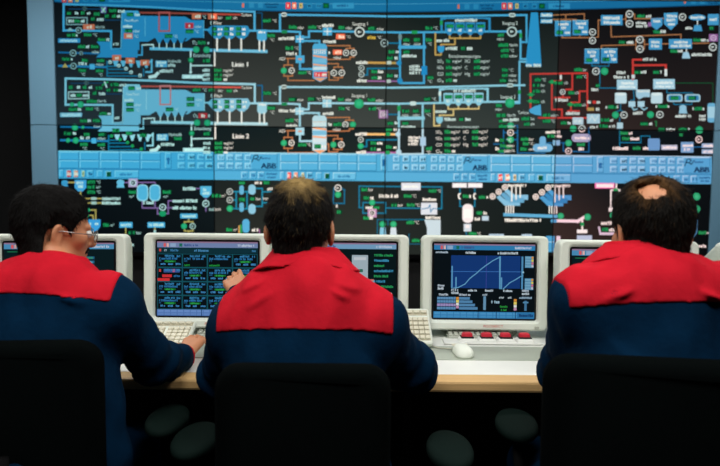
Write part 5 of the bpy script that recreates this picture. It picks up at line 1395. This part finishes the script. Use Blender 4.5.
    def jacket(p): return smax(shell(p), pelcut - p[:, 2], .01)
    jl = np.stack(sh + el + wr + [pel, c7]).min(0) - .13; jh = np.stack(sh + el + wr + [pel, c7]).max(0) + .13
    jl[2] = pelcut - .03; jl[1] = min(jl[1], pel[1] - .2)
    # the neck opening: the shell is cut away above the collar seam
    jk = net_obj('jacket', jacket, jl, jh, .0075, M['jnavy'], root)
    # yoke: shoulder part between the sleeve seams, down to a bowed hem
    mid = (sh[0] + sh[1]) / 2
    axx = (sh[1] - sh[0]) / np.linalg.norm(sh[1] - sh[0])
    hw = sp['yoke_hw']; zb = sp['yoke_z']
    def yoke(p):
        u = (p - mid) @ axx - sp.get('yoke_off', 0)
        hem = zb[1] + np.where(u < 0, (zb[0] - zb[1]), (zb[2] - zb[1])) * (np.abs(u) / hw) ** 2
        f = shell(p) - .0035
        f = smax(f, np.abs(u) - hw - .05 * np.clip(p[:, 2] - zb[1], -.05, .1), .003)
        f = smax(f, hem - p[:, 2], .003)
        return smax(f, -(shell(p) + .008), .002)
    yl = np.minimum(sh[0], sh[1]) - A((.12, .22, .14)); yh = np.maximum(sh[0], sh[1]) + A((.12, .2, .22))
    net_obj('yoke', yoke, yl, yh, .0042, M['jred'], root)
    # collar: a folded band round the neck, flaring downwards
    cyw = sp.get('body_yaw', 0.0)
    axis = A((-math.sin(cyw) * .38, math.cos(cyw) * .38, 1)); axis /= np.linalg.norm(axis)
    cu = A((math.cos(cyw), math.sin(cyw), 0)); cu = cu - axis * (axis @ cu); cu /= np.linalg.norm(cu)
    cv = np.cross(axis, cu)
    cc = neck0 + axis * sp.get('collar_up', .030)
    def collar(p):
        q = p - cc
        z = q @ axis
        x, y = q @ cu, q @ cv
        tilt_z = z - .22 * y + .0035 * wob(p, 50)
        r = np.sqrt((x / 1.12) ** 2 + ((y - .004) / 1.02) ** 2)
        ang = np.arctan2(x, -y)
        r0 = .069 + 1.15 * np.clip(.018 - tilt_z, 0, .1) * (.55 + .22 * np.abs(np.sin(ang)))
        f = np.abs(r - r0) * .75 - .0045
        f = smax(f, tilt_z - .024, .004)
        low = -.016 - .020 * np.abs(np.sin(ang)) ** 2
        f = smax(f, low - tilt_z, .004)
        stand = np.abs(r - .066) - .004
        stand = smax(stand, np.abs(tilt_z + .012) - .036, .004)
        return smin(f, stand, .004)
    net_obj('collar', collar, cc - .15, cc + .15, .004, M['jred'], root)
    # cuffs showing a red lining
    for e_, w_, s_ in zip(el, wr, (0, 1)):
        ax = (w_ - e_) / np.linalg.norm(w_ - e_)
        def cuff(p, w_=w_, ax=ax):
            q = p - w_
            z = q @ ax
            r = np.sqrt(np.maximum((q ** 2).sum(1) - z * z, 0))
            return smax(np.abs(r - .035) - .004, np.abs(z + .004) - .016, .003)
        net_obj('cuff', cuff, w_ - .08, w_ + .08, .005, M['jnavy'] if not sp.get('red_cuff') else M['jred'], root)
    # red pocket tab at the hip
    for tb in sp.get('tabs', []):
        c_ = A(tb)
        b_ = root.location
        link('pocket_tab', mesh_from('pocket_tab', [(c_[0] - .03 - b_.x, c_[1] - b_.y, c_[2] + .03), (c_[0] + .03 - b_.x, c_[1] - b_.y, c_[2] + .035), (c_[0] + .012 - b_.x, c_[1] - b_.y, c_[2] - .03), (c_[0] - .03 - b_.x, c_[1] + .004 - b_.y, c_[2] + .03), (c_[0] + .03 - b_.x, c_[1] + .004 - b_.y, c_[2] + .035), (c_[0] + .012 - b_.x, c_[1] + .004 - b_.y, c_[2] - .03)], [(0, 2, 1), (3, 4, 5), (0, 1, 4, 3), (1, 2, 5, 4), (2, 0, 3, 5)]), M['jred'], root)
    # --- hair
    ys, zs = sp['hairline']
    th = sp.get('hair_th', .012)
    bald = sp.get('bald')
    def hair(p):
        q = loc(p)
        base = smin(skull(q), neck(p) / hs, .02)
        t_ = th + sp.get('hair_back', 0) * np.clip(-q[:, 1] / .08, 0, 1) + .0022 * wob(q, 130) + .0016 * wob(q * A((1, 1, .3)), 420)
        t_ = t_ * np.clip((q[:, 2] - np.interp(q[:, 1], ys, zs)) / .05, .35, 1)
        if bald is not None:
            dd = (q - A(bald['c'])) / A(bald['r'])
            k = np.sqrt((dd ** 2).sum(1)) + .30 * wob(q, 190)
            t_ = t_ - .030 * np.clip(1.35 - k, 0, 1)
        f = base - t_
        ed = np.interp(q[:, 1], ys, zs) + .004 * wob(q, 160)
        return smax(f, (ed - q[:, 2]) * .8, .006) * hs
    def tone(p):
        q = loc(p)
        c = np.zeros(len(p), np.float32)
        if 'crown' in sp:
            cr = sp['crown']
            dd = (q - A(cr['c'])) / A(cr['r'])
            k = np.sqrt((dd ** 2).sum(1)) + .25 * wob(q * A((1, 1, .4)), 150)
            c = np.clip(1.3 - k, 0, 1) * cr.get('w', .8)
        return c
    ho = net_obj('hair', hair, hc - .17, hc + .17, .004, M[sp['hair_mat']], root, tone)
    hm = ho.data
    nv = len(hm.vertices)
    co = np.zeros(nv * 3, np.float32); hm.vertices.foreach_get('co', co); co = co.reshape(-1, 3)
    no = np.zeros(nv * 3, np.float32); hm.vertices.foreach_get('normal', no); no = no.reshape(-1, 3)
    rs = np.random.RandomState(int(1000 * hs))
    pick = rs.choice(nv, min(nv, 5200), replace=False)
    whorl = wld((0.01, -.07, .125)) - A(root.location)
    pv, pf, pt = [], [], []
    cen = hc - A(root.location)
    tn = tone(co + A(root.location))
    for i in pick:
        p0, n0 = co[i], no[i]
        if (p0 - cen) @ n0 < .02: continue
        fl = p0 - whorl; fl = fl - n0 * (fl @ n0) + A((0, 0, -.02)); fl = fl - n0 * (fl @ n0)
        fl = fl / (np.linalg.norm(fl) + 1e-6) + rs.normal(0, .22, 3); fl = fl / np.linalg.norm(fl)
        sd = np.cross(n0, fl); sd /= np.linalg.norm(sd) + 1e-6
        L_ = rs.uniform(.010, .022)
        k = len(pv)
        a0 = p0 - n0 * .001
        m0 = p0 + fl * L_ * .55 + n0 * .0022
        e0 = p0 + fl * L_ + n0 * rs.uniform(-.0005, .0032)
        pv += [a0 - sd * .0007, a0 + sd * .0007, m0 + sd * .0005, m0 - sd * .0005, e0]
        pf += [(k, k + 1, k + 2, k + 3), (k + 3, k + 2, k + 4)]
        pt += [min(1, max(0, tn[i] + rs.normal(0, .10)))] * 5
    sm = mesh_from('hair_strands', pv, pf, False, False)
    at = sm.color_attributes.new('tone', 'FLOAT_COLOR', 'POINT')
    at.data.foreach_set('color', np.array([(x, x, x, 1) for x in pt], dtype=np.float32).ravel())
    so = link('hair_strands', sm, M[sp['hair_mat']], ho)
    so['kind'] = 'stuff'
    b_ = A(root.location)
    for sx in (-1, 1):
        e = lathe_mesh('eye', [(.0005, -.0118), (.006, -.0102), (.0102, -.006), (.0118, 0), (.0102, .006), (.006, .0102), (.0005, .0118)], 14)
        c_ = wld((sx * .031, .0845, .004)) - b_
        link('eye', e, M['eye'], root, tuple(float(x) for x in c_))
    if sp.get('glasses'):
        g = sp['glasses']
        pts_w = lambda lst: [tuple(float(x) for x in (wld(q) - b_)) for q in lst]
        rim_pts = lambda sx: [(sx * .034 + .025 * math.cos(t_), .112 - .10 * abs(sx * .034 + .025 * math.cos(t_)) ** 1.2, -.002 + .020 * math.sin(t_)) for t_ in [2 * math.pi * k / 28 for k in range(28)]]
        fr = link('glasses_frame', tube_mesh('glasses_frame', pts_w([(-.010, .113, .004), (0, .116, .008), (.010, .113, .004)]), .0014, 6), M['steel'], root)
        for sx in (-1, 1):
            link('rim', tube_mesh('rim', pts_w(rim_pts(sx)), .0013, 6, True), M['steel'], fr)
            link('temple', tube_mesh('temple', pts_w([(sx * .059, .108, .004), (sx * .070, .085, .006), (sx * .076, .04, .006), (sx * .081, .0, .008), (sx * .080, -.018, -.004)]), .0014, 6), M['steel'], fr)
            rp = pts_w(rim_pts(sx))
            link('lens', mesh_from('lens', rp, [tuple(range(len(rp)))]), M['lens'], fr)
    if sp.get('moustache'):
        def mo(p):
            q = loc(p)
            f = d_cone(q, (-.024, .089, -.056), (0, .099, -.049), .006, .007)
            f = np.minimum(f, d_cone(q, (.024, .089, -.056), (0, .099, -.049), .006, .007))
            f = smin(f, d_cone(q, (.026, .082, -.06), (.020, .078, -.092), .005, .006), .006)
            f = smin(f, d_ell(q, (0, .092, -.098), (.018, .010, .012)), .006)
            return f * hs
        net_obj('moustache', mo, wld((0, .09, -.07)) - .05, wld((0, .09, -.07)) + .05, .003, M['hair_black'], root)
    return root

V = lambda px, py, d: tuple(P(px, py, d))
BACKLINE = ((-.2, -.06, -.035, -.015, .012, .030, .055, .075, .095, .2), (-.092, -.092, -.070, -.03, -.022, .02, .048, .062, .082, .085))

# man with glasses, head turned sideways, reaching to the keyboard
lx = P(45, 262, 1.55).x
man(dict(label='person with black hair and thin-rimmed glasses, head in profile, one arm stretched along the desk',
    top=V(55, 187.5, 1.62), c7=V(42, 271, 1.50), collar_up=.015, hair_back=.010, girth=.045, pelvis=(lx - .01, 1.47, .565), yaw=math.radians(-54), pitch=math.radians(-9), roll=math.radians(3), hs=.87,
    sh=[V(-32, 306, 1.53), V(108, 309, 1.55)], el=[V(-72, 372, 1.62), V(156, 362, 1.70)], wr=[V(-20, 356, 1.88), V(183, 357, 1.82)],
    hands=[dict(f=(.3, .95, -.1), n=(0, 0, -1), thumb=-1, curl=(.35, .35, .35, .4)), dict(f=(.16, .9, .36), n=(0.1, .4, -1), thumb=1, curl=(.35, .4, .45, .5))],
    body_yaw=.3, yoke_hw=.208, yoke_z=(1.015, 1.045, 1.015), hairline=((-.2, -.045, -.036, -.005, .014, .028, .050, .070, .090, .2), (-.088, -.080, .010, .030, .022, -.004, .040, .055, .066, .07)), hair_th=.016, hair_mat='hair_black', glasses=True, moustache=True, red_cuff=True))
# middle man pointing at a screen
mx_ = P(303, 262, 1.45).x
man(dict(label='person with thinning crown seen from behind, pointing one hand at a monitor',
    top=V(301, 178.5, 1.50), c7=V(304, 266, 1.42), pelvis=(mx_ + .005, 1.40, .565), yaw=math.radians(-8), pitch=math.radians(-6), hs=.97,
    sh=[V(242, 327, 1.45), V(373, 325, 1.45)], el=[V(223, 377, 1.62), V(411, 369, 1.60)], wr=[V(240, 295, 1.87), V(372, 357, 1.86)],
    hands=[dict(f=(-.40, .82, .40), n=(.25, .4, -.9), thumb=-1, curl=(.16, .22, .28, .34)), dict(f=(-.3, .95, -.06), n=(0, 0, -1), thumb=1, curl=(.35, .35, .4, .4))],
    yoke_hw=.207, yoke_z=(.966, .989, .964), hairline=BACKLINE, hair_th=.011, hair_mat='hair_thin', crown=dict(c=(.006, -.055, .115), r=(.055, .07, .055), w=.85), body_yaw=.09))
# man with the bald patch
rx_ = P(655, 262, 1.32).x
man(dict(label='person with a round bald patch on the crown seen from behind',
    top=V(653, 177, 1.38), c7=V(655, 262, 1.30), pelvis=(rx_ + .0, 1.28, .565), yaw=math.radians(5), pitch=math.radians(-10), roll=math.radians(-2), hs=.96,
    sh=[V(589, 303, 1.33), V(729, 306, 1.34)], el=[V(565, 368, 1.49), V(780, 372, 1.47)], wr=[V(588, 364, 1.74), V(735, 372, 1.74)],
    hands=[dict(f=(.25, .95, -.08), n=(0, 0, -1), thumb=-1, curl=(.35, .35, .4, .4)), dict(f=(-.25, .95, -.08), n=(0, 0, -1), thumb=1, curl=(.35, .35, .4, .4))],
    yoke_hw=.230, yoke_z=(1.052, 1.076, 1.052), hairline=BACKLINE, hair_th=.013, hair_mat='hair_brown', bald=dict(c=(-.034, -.076, .090), r=(.032, .032, .025)), crown=dict(c=(-.03, -.074, .094), r=(.055, .05, .042), w=.62), body_yaw=-.32))

chair((lx, 1.56), .10, 'black office chair of the man with glasses', [(-.29, .08, .65), (.29, .055, .65)], .40, .950)
chair((mx_ + .018, 1.475), 0.0, 'black office chair of the man pointing at the monitor', [(-.30, .035, .65), (.35, -.01, .65)], .38, .929)
chair((rx_ - .03, 1.385), -.14, 'black office chair of the man with the bald patch', [(-.215, .22, .65), (.29, .08, .65)], .43, .972)
